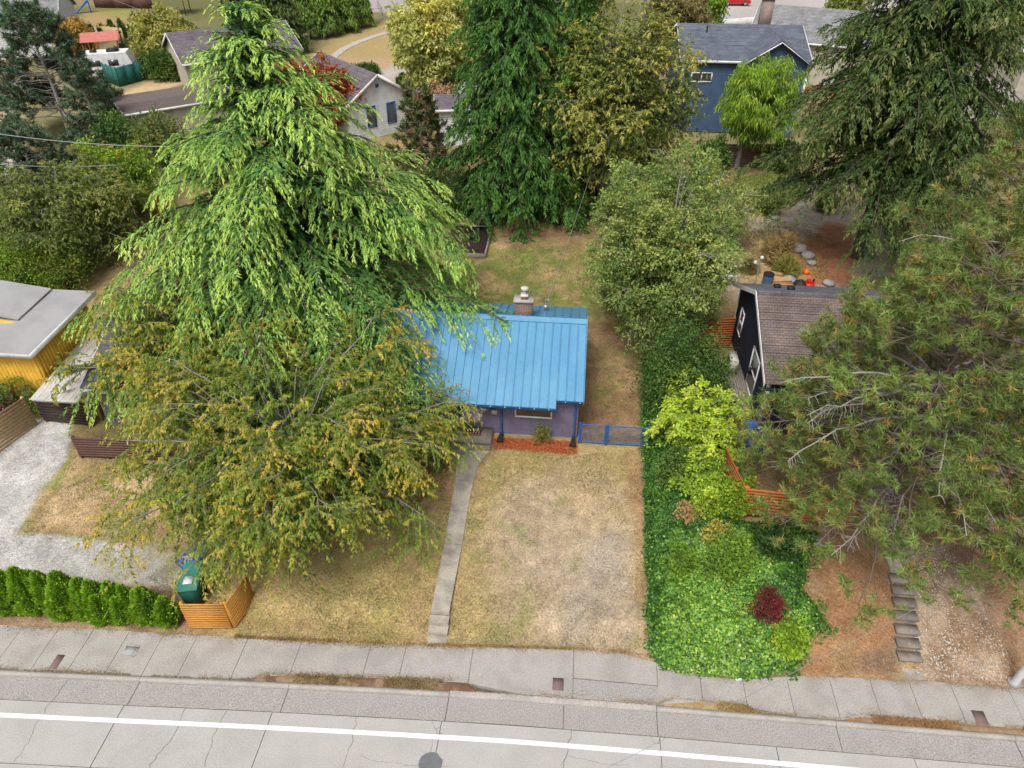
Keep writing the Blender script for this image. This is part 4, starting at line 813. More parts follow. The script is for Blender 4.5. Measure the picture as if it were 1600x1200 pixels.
# small roofs, shed, gazebos
def canopy(label, px, py, rz, w, d, h, hr, m, hip=False, cat='gazebo'):
    p = ground(px, py); t = thing('gazebo', label, cat, p, rz); X, Y = w / 2, d / 2
    if hip: Vv = [(-X, -Y, h), (X, -Y, h), (X, Y, h), (-X, Y, h), (0, 0, h + hr)]; b = NM(); b.add(Vv, [(0, 1, 4), (1, 2, 4), (2, 3, 4), (3, 0, 4)]); b.add(Vv[:4], [(0, 3, 2, 1)])
    else:
        b = NM()
        for s_ in (-1, 1): b.prism([(-X, s_ * Y, h), (X, s_ * Y, h), (X, 0, h + hr), (-X, 0, h + hr)], (0, 0, .06))
    b.build('canopy', m, t)
    for sx in (-1, 1):
        for sy in (-1, 1): b = NM(); x = sx * (X - .2); y = sy * (Y - .2); b.box(x - .06, x + .06, y - .06, y + .06, 0, h + .05); b.build('post', M_BRW, t)
    return t
canopy('red roofed garden gazebo beyond the teal fence', 172, 103, rad(25), 4.0, 4.4, 3.0, .6, mat('faded red roof', (0.50, 0.17, 0.14), .7, .1))
canopy('small grey canopy gazebo in the yard left of the tall cedar', 733, 178, rad(10), 3.0, 3.0, 2.2, .8, mat('grey canopy cloth', (0.36, 0.34, 0.34), .8, .1), True)
canopy('blue-grey roofed play shelter at the top edge', 262, 22, rad(15), 6.5, 4, 3.2, .7, mat('blue grey roof', (0.22, 0.25, 0.3), .6, .1), cat='shelter')
t = thing('travel_trailer', 'white travel trailer parked behind the teal fence', 'trailer', ground(178, 122), rad(20))
b = NM(); b.prism([(-2.4, -1.1, .6), (2.4, -1.1, .6), (2.6, -1.1, 1.6), (2.2, -1.1, 2.75), (-2.3, -1.1, 2.75), (-2.6, -1.1, 1.6)], (0, 2.2, 0)); b.build('body', M_WHITE, t)
b = NM(); b.box(-1.5, -.9, -.4, .2, 2.755, 2.95); b.box(.2, 1.3, -.5, .5, 2.755, 3.0); b.build('roof_unit', M_BLACK, t)
b = NM()
for x in (-1.6, .2): b.box(x, x + 1.0, -1.125, -1.102, 1.5, 2.1)
b.build('window', M_GLASS, t)
for s_ in (-1, 1): b = NM(); b.cyl((0, s_ * .95, .35), (0, s_ * 1.15, .35), .35, n=14); b.build('wheel', M_BLACK, t)
def panel_fence(name, label, pts, h, m, step=2.4, cat='fence', w=.05, kind='board'):
    P = [ground(*p) if len(p) == 2 else np.array(p) for p in pts]; t = thing(name, label, cat, P[0])
    for a, c in zip(P[:-1], P[1:]):
        L_ = np.linalg.norm((c - a)[:2]); n = max(1, int(round(L_ / step)))
        for k in range(n):
            u = a + (c - a) * k / n; v = a + (c - a) * (k + 1) / n; b = RB(t)
            b.beam(u + [0, 0, h / 2], v + [0, 0, h / 2], w, h, up=(0, 0, 1)); b.build('panel', m)
            b = RB(t); b.box(u[0] - .06, u[0] + .06, u[1] - .06, u[1] + .06, u[2] - .2, u[2] + h + .1); b.build('post', m)
    return t
M_TEALF = mat('teal painted fence', (0.02, 0.13, 0.11), .7, .15, 2, 10, .1)
panel_fence('board_fence', 'teal board fence in front of the white trailer', [(168, 128), (188, 136), (231, 124)], 1.9, M_TEALF, 1.2)
panel_fence('board_fence', 'short run of teal fence at the far left edge', [(-30, 178), (22, 172)], 1.9, M_TEALF, 1.6)
panel_fence('board_fence', 'grey-brown board fence at the top left behind the pointed conifers', [(150, 12), (240, 14)], 2.0, M_BRW, 3)
panel_fence('board_fence', 'brown fence between pointed conifers and red gazebo', [(158, 62), (196, 66)], 1.7, M_TANW, 2)
def rail_fence(label, pts, h):
    P = [ground(*p) for p in pts]; t = thing('wire_fence', label, 'fence', P[0])
    for a, c in zip(P[:-1], P[1:]):
        n = max(1, int(np.linalg.norm(c - a) / 2.6)); b = RB(t)
        for z in (.1, h): b.cyl(a + [0, 0, z], c + [0, 0, z], .035, n=5)
        b.build('rail', M_GALV)
        for k in range(n + 1): q = a + (c - a) * k / n; b = RB(t); b.cyl(q, q + [0, 0, h + .1], .045, n=6); b.build('post', M_GALV)
rail_fence('grey pipe and wire fence along the far side of the dry park lawn', [(465, 78), (520, 52), (560, 36), (598, 30), (590, 12)], 1.5)
t = thing('picket_fence', 'white picket fence along the street behind the denim blue house', 'fence', ground(1125, 45)); a = ground(1125, 45); c = ground(1192, 40); n = 60; b = RB(t)
for k in range(n): q = a + (c - a) * k / n; b.box(q[0], q[0] + .09, q[1], q[1] + .03, q[2], q[2] + 1.2)
b.build('picket', M_WHITE, None, kind='stuff'); b = RB(t); b.beam(a + [0, .05, .9], c + [0, .05, .9], .03, .08); b.build('rail', M_WHITE)
# park path
P = [ground(*p) for p in [(507, 112), (513, 100), (522, 88), (538, 76), (560, 66), (585, 57), (606, 51)]]
pa = tag(thing('park_path', None, None), kind='structure'); P = np.array(P)
sfull = np.linspace(0, len(P) - 1, 25); PP = np.stack([np.interp(sfull, range(len(P)), P[:, i]) for i in range(3)], -1); T = np.gradient(PP, axis=0); Nn = np.stack([-T[:, 1], T[:, 0], 0 * T[:, 0]], -1); Nn /= np.linalg.norm(Nn, axis=1)[:, None]
for k in range(24):
    NM().prism([PP[k] + Nn[k] * .55 + [0, 0, .06], PP[k] - Nn[k] * .55 + [0, 0, .06], PP[k + 1] * .985 + PP[k] * .015 - Nn[k + 1] * .55 + [0, 0, .06], PP[k + 1] * .985 + PP[k] * .015 + Nn[k + 1] * .55 + [0, 0, .06]], (0, 0, -.25)).build('path_slab', mat('pale path concrete', (0.46, 0.43, 0.37), .9, .1), pa)
# vehicles
def vehicle(label, loc, rz, paint, pickup=False):
    t = thing('pickup_truck' if pickup else 'parked_car', label, 'pickup' if pickup else 'car', loc, rz); W_ = .9
    prof = [(-2.25, .35), (-2.3, .75), (-2.2, .95), (-1.5, 1.0), (1.1, .98), (2.1, .88), (2.3, .7), (2.28, .35)] if not pickup else [(-2.7, .5), (-2.72, 1.1), (-.9, 1.1), (.9, 1.12), (2.3, 1.08), (2.6, .9), (2.62, .45)]
    b = NM(); b.prism([(x, -W_, z) for x, z in prof], (0, 2 * W_, 0)); body = b.build('body', paint, t)
    c = [(-1.55, .99), (-.9, 1.42), (.45, 1.45), (1.15, .985)] if not pickup else [(-.75, 1.11), (-.65, 1.75), (.7, 1.78), (1.35, 1.12)]
    b = NM(); k = .14; V = [(x, s * (W_ - .05 - (k if z > 1.2 else 0)), z) for s in (-1, 1) for x, z in c]; b.add(V, [(0, 1, 2, 3), (7, 6, 5, 4), (0, 4, 5, 1), (1, 5, 6, 2), (2, 6, 7, 3)]); b.build('cabin', paint, t)
    b = NM()
    for s in (-1, 1):
        V = [(c[0][0] + .25, s * (W_ - .045), c[0][1] + .04), (c[1][0] + .1, s * (W_ - .05 - k + .03), c[1][1] - .07), (c[2][0] - .05, s * (W_ - .05 - k + .03), c[2][1] - .07), (c[3][0] - .2, s * (W_ - .045), c[3][1] + .04)]; b.add(V, [(0, 1, 2, 3)])
    for i, j in ((0, 1), (3, 2)):
        e = -.015 if i == 0 else .015; V = [(c[i][0] * .93 + c[j][0] * .07 + e, s * (W_ - .15), c[i][1] * .93 + c[j][1] * .07) for s in (-1, 1)] + [(c[i][0] * .1 + c[j][0] * .9 + e, s * (W_ - .25), c[i][1] * .1 + c[j][1] * .9) for s in (1, -1)]; b.add(V, [(0, 1, 2, 3)])
    b.build('window', M_GLASS, t)
    for x in ((-1.4, 1.45) if not pickup else (-1.75, 1.7)):
        for s in (-1, 1):
            b = NM(); r = .33 if not pickup else .4; b.cyl((x, s * (W_ - .18), r), (x, s * (W_ + .02), r), r, n=16); wl = b.build('wheel', M_BLACK, t); b = NM(); b.cyl((x, s * (W_ + .02), r), (x, s * (W_ + .035), r), r * .6, n=12); b.build('rim', M_GALV, wl)
    if pickup:
        b = NM(); b.box(-2.6, -.85, -.78, .78, 1.102, 1.11); b.build('bed', mat('grey bed liner', (0.2, 0.2, 0.21), .8), t); b = NM()
        for y0, y1 in ((-.9, -.8), (.8, .9)): b.box(-2.7, -.8, y0, y1, 1.1, 1.4)
        b.box(-2.72, -2.62, -.8, .8, 1.1, 1.4); b.build('bed_side', paint, t)
    for s in (-1, 1):
        x = prof[-2][0]; b = NM(); b.box(x - .03, x + .015, s * .62 - .15, s * .62 + .15, prof[-2][1] - .06, prof[-2][1] + .08); b.build('headlight', M_WHITE, t)
        x = prof[0][0]; b = NM(); b.box(x - .055, x, s * .7 - .1, s * .7 + .1, .65, .85); b.build('tail_light', mat('red lens', (0.4, 0.02, 0.02), .3), t)
M_WCAR = mat('white car paint', (0.7, 0.7, 0.72), .3, .03, 2, 10, 0, spec=.6)
vehicle('white pickup truck with open bed parked beside the flat-roofed carport', ground(233, 188), rad(28), M_WCAR, True)
vehicle('red car parked on the street at the top edge', ground(1148, 8), rad(4), mat('red car paint', (0.45, 0.012, 0.015), .3, .03, 2, 10, 0, spec=.6))
cart('dark green bin against the beige house in the top right', *ground(1566, 92), rad(10), M_GRB, M_GRB, 1.6)
p = ground(133, 20); t = thing('play_slide', 'small blue plastic slide on the lawn at the top left', 'slide', p, .5)
b = NM(); b.prism([(-1.2, -.4, .1), (-1.0, -.4, .1), (.9, -.4, 1.5), (.9, -.4, 1.7), (.7, -.4, 1.7)], (0, .8, 0)); b.build('chute', M_BLB, t)
for sy in (-.35, .3): b = NM(); b.box(.8, .9, sy, sy + .08, 0, 1.6); b.build('leg', M_BLB, t)
p = ground(281, 120); t = thing('garden_table', 'brown wooden table on the dry ground by the tall hedge', 'table', p, .5)
b = NM(); b.box(-1.1, 1.1, -.5, .5, .7, .78); b.build('table_top', M_BRW, t)
for sx in (-1.0, .9):
    for sy in (-.42, .34): b = NM(); b.box(sx, sx + .1, sy, sy + .1, 0, .7); b.build('leg', M_BRW, t)
p = ground(1272, 178); t = thing('swing_frame', 'red curved swing frame beside the denim blue house', 'swing', p, 0)
th = np.linspace(.3, 2.84, 16); b = NM()
for dy in (0, .9): V, F = tubes(np.array([[(1.9 * math.cos(a_), dy, 2.3 * math.sin(a_)) for a_ in th]]), np.full((1, 16), .09), 6); b.add(V, F)
b.cyl((0, 0, 2.3), (0, .9, 2.3), .07, n=6); b.build('frame', mat('red tube', (0.6, 0.05, 0.05), .4), t); b = NM(); b.box(-.8, .8, .2, .7, .7, .8); b.build('seat', M_BRW, t)
# poles and wires
def cable(label, a, c, sag, r=.02, m=M_BLACK, name='power_cable'):
    a = np.array(a, float); c = np.array(c, float); s_ = np.linspace(0, 1, 24)[:, None]; P = a + (c - a) * s_; P[:, 2] -= sag * 4 * (s_ * (1 - s_))[:, 0]
    b = NM(); V, F = tubes(P[None], np.full((1, 24), r), 5); b.add(V, F); o = b.build(name, m); return tag(o, label, 'cable')
p = ground(998, 105); up = thing('utility_pole', 'tall grey utility pole rising behind the olive tree at the top', 'utility pole', p)
b = NM(); b.cyl((0, 0, 0), (0, 0, 13), .2, .15, n=10); b.build('pole', mat('grey pole', (0.14, 0.14, 0.16), .9, .2), up); b = NM(); b.box(-1.2, 1.2, -.06, .06, 11.6, 11.75); b.build('crossarm', M_GWOOD, up); b = NM(); b.cyl((.3, -.35, 9.0), (.3, -.35, 9.9), .25, n=12); b.build('transformer', M_GALV, up)
polep = p
cable('thin service wire running from the roof mast up across the back lawn', (-1.05, 28.85, 5.05), (polep[0], polep[1] - .3, 10.5), 1.3, .014, M_GALV)
M_WIRE = mat('dull wire', (0.3, 0.3, 0.3), .6, .1)
cable('pale power wire crossing in front of the blue-green pine', at(-60, 200, 7), at(300, 229, 7.5), .35, .03, M_WIRE)
cable('lower dark wire crossing the foot of the blue-green pine', at(-60, 252, 6), at(180, 258, 6), .2, .02, M_WIRE)
cable('thin wire at the top left above the pointed conifers', at(150, -12, 6), at(260, 30, 6), .1, .02, M_WIRE)
cable('dark overhead wire crossing above the road and pavement', at(900, 1225, 7.5), at(1470, 930, 7.5), .05, .0055, M_WIRE)
#@@PART3
# ------------------------------------------------------------------ vegetation
RS = np.random.RandomState
def norm(v): return v / (np.linalg.norm(v, axis=-1, keepdims=True) + 1e-9)
def lerp3(t, *cols):
    t = np.clip(t, 0, 1) * (len(cols) - 1); i = np.minimum(t.astype(int), len(cols) - 2); f = (t - i)[:, None]; C = np.array(cols)
    return C[i] * (1 - f) + C[i + 1] * f
def blades(b, P, D, L, Wd, col, rg, tri=False, flatness=0.0):
    D = norm(D); Nn = norm(rg.normal(size=P.shape) * (1 - flatness) + np.array([0, 0, 1.0]) * flatness * 2)
    Sd = norm(np.cross(D, Nn)); L = np.broadcast_to(np.asarray(L, float), (len(P),))[:, None]; Wd = np.broadcast_to(np.asarray(Wd, float), (len(P),))[:, None]
    n = len(P)
    if tri:
        V = np.stack([P - Sd * Wd * .5, P + Sd * Wd * .5, P + D * L], 1); F = np.arange(n * 3).reshape(n, 3)
    else:
        V = np.stack([P, P + D * L * .5 - Sd * Wd * .5, P + D * L, P + D * L * .5 + Sd * Wd * .5], 1); F = np.arange(n * 4).reshape(n, 4)
    b.add(V, F, col)
def pick(B, i, s):                                      # point and tangent on polylines B[i] at parameter s
    k = B.shape[1]; x = np.clip(s, 0, .9999) * (k - 1); j = x.astype(int); f = (x - j)[:, None]
    a = B[i, j]; c = B[i, j + 1]; return a * (1 - f) + c * f, norm(c - a)
def curves(P0, D, L, droop, up, K, rg, wob=.05, pw=2.0):
    s = np.linspace(0, 1, K)[None, :, None]; L = L[:, None, None]
    P = P0[:, None] + D[:, None] * L * s; P[:, :, 2:3] += L * (np.reshape(up, (-1, 1, 1)) * s - np.reshape(droop, (-1, 1, 1)) * s ** pw)
    w = np.cumsum(rg.normal(size=P.shape) * wob, axis=1) * L / K * 2; w[:, 0] = 0; return P + w
def offshoots(B, L, rg, dens, s0, ang, frac, minlen, droop, up, K, taper=.6, vert=.25, wob=.04):
    n = np.maximum(3, (L * dens)).astype(int); i = np.repeat(np.arange(len(L)), n); s = s0 + (1 - s0) * rg.rand(len(i)) ** .85
    P, T = pick(B, i, s); side = norm(np.cross(T, np.array([0, 0, 1.0]))) * np.where(rg.rand(len(i)) < .5, -1, 1)[:, None]
    a = ang * rg.uniform(.7, 1.25, len(i))[:, None]; D = T * np.cos(a) + side * np.sin(a) + np.array([0, 0, 1.0]) * rg.normal(size=(len(i), 1)) * vert
    D = norm(D); l = (L[i] * frac * (1 - s) ** taper + minlen) * rg.uniform(.6, 1.2, len(i))
    return curves(P, D, l, np.full(len(i), droop), np.full(len(i), up), K, rg, wob), l, i, s
def place(base, apy, halfw, f=.45, h=None):
    """ground position from its pixel, height from the pixel row of the top, radius from the half width"""
    g = ground(*base) if len(base) == 2 else np.array(base, float)
    if h is None:
        lo, hi = .1, 40.0
        for _ in range(40):
            m_ = (lo + hi) / 2
            if proj((g[0], g[1], g[2] + m_))[1] > apy: lo = m_
            else: hi = m_
        h = lo
    dep = proj((g[0], g[1], g[2] + h * f))[2]; return g, h, halfw * dep / FPX
TREES = []
M_PBARK = mat('pine bark', (0.15, 0.115, 0.09), .95, .35, 3, 20, .6)
def finish(name, label, cat, g, crown, wood, mleaf, mbark, group=None):
    t = thing(name, label, cat, g, 0, group)
    if wood is not None and wood.n: wood.build('trunk', mbark, t, smooth=True)
    crown.build('crown', mleaf, t); TREES.append((name, label)); return t
M_LEAF = leafmat('foliage', .3); M_NEEDLE = leafmat('needles', .18, .65)

def conifer(label, base, apy, halfw, seed, cols, n=60000, nb=150, p=.85, z0=.06, up=(.15, .5), droop=(.55, .7), dens=4, ang=.85, frac=.38, minlen=.35,
            ldroop=.45, hang=.5, bl=(.22, .05), name='conifer', h=None, mb=None, f=.35, spread=.06, tips=.5, group=None, lean=(0, 0), K=9, bushy=0.0, twig=0.0, cat='tree', lenvar=(.8, 1.12), z1=1.0, rnd=.2, tone=0.0, tri=False, sub=False, flat=.35, vert=.12, pw=2.0, levels=0, onb=0.0, sidew=1.0, inner=0, hitone=0.0):
    rg = RS(seed); g, H, R = place(base, apy, halfw, f, h); wood = NM(); crown = NM()
    zt = np.linspace(0, 1, 8); tr = np.stack([lean[0] * H * zt, lean[1] * H * zt, H * zt - .3 * (1 - zt)], -1)
    V, F = tubes(tr[None], (np.maximum(.03, .021 * H * (1 - zt * .97)))[None], 9); wood.add(V, F)
    u = (np.arange(nb) + rg.rand(nb)) / nb; zf = z0 + (z1 - z0) * u ** .9
    if levels: zf = (np.round((zf - z0) * levels) + rg.normal(size=nb) * .16) / levels + z0; zf = np.clip(zf, z0 * .8, .995)
    az = np.arange(nb) * 2.39996 + rg.normal(size=nb) * .35
    L = (R * (1 - (zf - z0) / (1.0 - z0) * .98) ** p + .05 * R) * rg.uniform(*lenvar, nb)
    D = np.stack([np.cos(az), np.sin(az), 0 * az], -1); P0 = np.stack([lean[0] * H * zf, lean[1] * H * zf, H * zf], -1)
    upv = up[0] + (up[1] - up[0]) * zf + rg.normal(size=nb) * .07; dr = droop[0] + (droop[1] - droop[0]) * (1 - zf) + rg.normal(size=nb) * .08
    B = curves(P0, D, L, dr, upv, K, rg, .03, pw)
    rr = (.012 + .009 * L)[:, None] * np.linspace(1, .25, K)[None]; V, F = tubes(B[:, :K - 1], rr[:, :K - 1], 4); wood.add(V, F)
    C, l, bi, bs = offshoots(B, L, rg, dens, .12, ang, frac, minlen, ldroop, 0.0, 6, .6, vert + bushy)
    if twig: V, F = tubes(C[:, :4], np.full((len(C), 4), twig), 3); wood.add(V, F)
    par = np.arange(len(C))
    if sub:                                             # hanging side sprays of each branchlet
        C2, l2, i2, s2 = offshoots(C, l, rg, 4.5, .10, .75, .36, .14, .45, .0, 5, .6, .05, .02)
        par = np.concatenate([np.arange(len(C)), i2]); bi = np.concatenate([bi, bi[i2]]); bs = np.concatenate([bs, np.clip(bs[i2] * .9 + .1 * s2, 0, 1)]); C = np.concatenate([C[:, [0, 1, 2, 3, 5]], C2]); l = np.concatenate([l * .6, l2])
    w = l / l.sum(); j = rg.choice(len(C), n, p=w); s = rg.rand(n) ** .9; P, T = pick(C, j, s)
    sd_ = norm(np.cross(T, [0, 0, 1.0])) * np.where(rg.rand(n) < .5, -1, 1)[:, None]
    Dl = T * .8 + sd_ * rg.uniform(.1, .7, (n, 1)) * sidew + rg.normal(size=(n, 3)) * rnd; Dl[:, 2] -= hang * rg.rand(n)
    P = P + rg.normal(size=P.shape) * spread
    br = rg.rand(nb); sr = rg.rand(len(C))[par]; q = tips * (.40 * bs[j] + .60 * s) + (1 - tips) * .5 + rg.normal(size=n) * .07 + (br[bi[j]] - .5) * .24 + (sr[j] - .5) * .25 + tone + hitone * (zf[bi[j]] - .35)  # hitone: upper boughs coloured lighter, sun on top painted in with new growth
    blades(crown, P, Dl, bl[0] * rg.uniform(.6, 1.4, n), bl[1] * rg.uniform(.7, 1.3, n), lerp3(q, *cols), rg, tri=tri, flatness=flat)
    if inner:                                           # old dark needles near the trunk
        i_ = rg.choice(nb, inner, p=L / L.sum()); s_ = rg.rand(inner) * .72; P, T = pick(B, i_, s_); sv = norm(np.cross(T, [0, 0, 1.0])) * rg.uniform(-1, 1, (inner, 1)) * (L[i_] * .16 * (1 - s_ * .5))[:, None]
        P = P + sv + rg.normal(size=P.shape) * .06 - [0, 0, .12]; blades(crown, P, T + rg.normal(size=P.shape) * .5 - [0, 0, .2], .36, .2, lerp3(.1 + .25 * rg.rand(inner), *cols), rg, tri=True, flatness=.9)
    if onb:                                             # short sprays sitting on the boughs themselves
        m_ = int(n * onb); i_ = rg.choice(nb, m_, p=L / L.sum()); s_ = .1 + .9 * rg.rand(m_); P, T = pick(B, i_, s_); sv = norm(np.cross(T, [0, 0, 1.0])) * np.where(rg.rand(m_) < .5, -1, 1)[:, None]
        P = P + [0, 0, .05] + rg.normal(size=P.shape) * .03; blades(crown, P, T * .6 + sv * rg.uniform(.1, 1, (m_, 1)) + rg.normal(size=(m_, 3)) * .2, bl[0] * rg.uniform(.8, 1.6, m_), bl[1] * 1.2, lerp3(tips * (.3 + .5 * s_) + (br[i_] - .5) * .24 + tone, *cols), rg, tri=tri, flatness=flat)
    return finish(name, label, cat, g, crown, wood, M_NEEDLE, mb or M_BARK, group)

def broadleaf(label, base, apy, halfw, seed, cols, n=40000, nb=60, name='tree', h=None, mb=None, f=.55, low=.15, bl=(.14, .06), droop=.35, up=.1, frac=.45, dens=3.2,
              minlen=.3, spread=.10, hang=.3, squash=1.0, twig=.006, tips=.5, ang=.8, cat='tree', second=True, group=None, stem=.035, tfrac=.3, tri=None, flat=.35, s0b=.22, wand=0.0, puff=0.0, puffr=.35, off=(0, 0), var=(.72, 1.08), clump=0.0, blotch=.22, tube_b=True, topc=0.0):
    """limbs reach for points of an uneven ovoid; shoots leave the limbs, leaves line the shoots"""
    rg = RS(seed); g, H, R = place(base, apy, halfw, f, h); wood = NM(); crown = NM()
    if tri is None: tri = bl[0] > .15
    if bl[0] > .2: tfrac = 0.0; second_t = False
    if tri: bl = (bl[0] * 1.1, bl[1] * 1.35)
    zb = H * low; c = np.array([off[0], off[1], (H + zb) / 2]); rz = (H - zb) / 2 * squash
    i = np.arange(nb) + .5; ph = np.arccos(1 - 1.75 * i / nb); th = i * 2.39996 + rg.normal(size=nb) * .25
    dv = np.stack([np.sin(ph) * np.cos(th), np.sin(ph) * np.sin(th), np.cos(ph)], -1); r = rg.uniform(*var, nb)
    lob = 1 + .18 * np.sin(th * 3 + seed) * np.sin(ph * 4 + seed * 2)
    T_ = c + dv * np.array([R, R, rz]) * (r * lob)[:, None]
    hz = np.clip(T_[:, 2] * rg.uniform(.25, .6, nb), H * .06, H * .6); S_ = np.stack([rg.normal(size=nb) * .04 * R, rg.normal(size=nb) * .04 * R, hz], -1)
    K = 8; s = np.linspace(0, 1, K)[None, :, None]; mid = S_ * .5 + T_ * .5 + np.stack([0 * r, 0 * r, np.full(nb, .16 * H) + .05 * H * rg.rand(nb)], -1)
    B = S_[:, None] * (1 - s) ** 2 + mid[:, None] * 2 * s * (1 - s) + T_[:, None] * s ** 2
    w_ = np.cumsum(rg.normal(size=B.shape) * .03 * R, axis=1) * .5; w_[:, 0] = 0; B = B + w_
    L = np.linalg.norm(B[:, -1] - B[:, 0], axis=1)
    nst = max(1, min(4, int(3 * R / 4)));
    V, F = tubes(np.array([[(0, 0, -.3), (.01 * H, 0, H * .2), (.0, .02 * H, H * .42), (0, 0, H * .62)]]), np.array([[stem * H, stem * H * .75, stem * H * .5, stem * H * .2]]), 8); wood.add(V, F)
    rr = (stem * .09 * H + .006 * L)[:, None] * np.linspace(1, .22, K)[None]; V, F = tubes(B, rr, 5); wood.add(V, F)
    C, l, bi, bs = offshoots(B, L, rg, dens, s0b, ang, frac, minlen, droop, up, 6, .5, .45)
    nC1 = len(C); par = np.arange(nC1)
    if second:
        C2, l2, i2, s2 = offshoots(C, l, rg, 2.6, .15, .8, .5, minlen * .8, droop, up * .5, 5, .5, .4); par = np.concatenate([par, i2]); bi2 = bi[i2]; bs2 = np.clip(bs[i2] + .1, 0, 1)
        C = np.concatenate([C[:, [0, 1, 2, 3, 5]], C2]); l = np.concatenate([l, l2]); bi = np.concatenate([bi, bi2]); bs = np.concatenate([bs, bs2])
    if twig: CT = C[np.concatenate([np.arange(0, nC1, 1 if tfrac else 3), nC1 + rg.permutation(len(C) - nC1)[:int(nC1 * tfrac)]])]; CT = CT[:, [0, 2, 4]]; V, F = tubes(CT, np.linspace(twig * 1.6, twig * .5, 3)[None] * np.ones((len(CT), 1)), 3); wood.add(V, F)
    w = l / l.sum(); j = rg.choice(len(C), n, p=w); s = rg.rand(n) ** .8; sr0 = rg.rand(len(C))
    if clump: s = np.clip(np.round(s * 3) / 3 + rg.normal(size=n) * .05, 0, 1)
    P, T = pick(C, j, s); sdv = norm(np.cross(T, [0, 0, 1.0])) * np.where(rg.rand(n) < .5, -1, 1)[:, None]
    Dl = T * .5 + sdv * wand * rg.uniform(.3, .9, (n, 1)) + rg.normal(size=(n, 3)) * (.5 - .3 * wand); Dl[:, 2] -= hang; P = P + rg.normal(size=P.shape) * spread
    if puff > 0:
        k = rg.rand(n) < puff; P[k] = C[j[k], -1] + norm(rg.normal(size=(k.sum(), 3))) * (rg.rand(k.sum(), 1) ** .5) * puffr * (.6 + .8 * sr0[j[k]][:, None]) * [1, 1, .75]
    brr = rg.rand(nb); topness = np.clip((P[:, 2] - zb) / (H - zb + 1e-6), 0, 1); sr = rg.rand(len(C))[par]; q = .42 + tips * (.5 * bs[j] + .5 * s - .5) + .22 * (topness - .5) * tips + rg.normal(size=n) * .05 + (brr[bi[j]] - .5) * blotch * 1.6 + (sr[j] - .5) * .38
    blades(crown, P, Dl, bl[0] * rg.uniform(.6, 1.35, n), bl[1] * rg.uniform(.7, 1.3, n), lerp3(q, *cols), rg, tri=tri, flatness=flat)
    return finish(name, label, cat, g, crown, wood, M_LEAF, mb or M_BARKG, group)

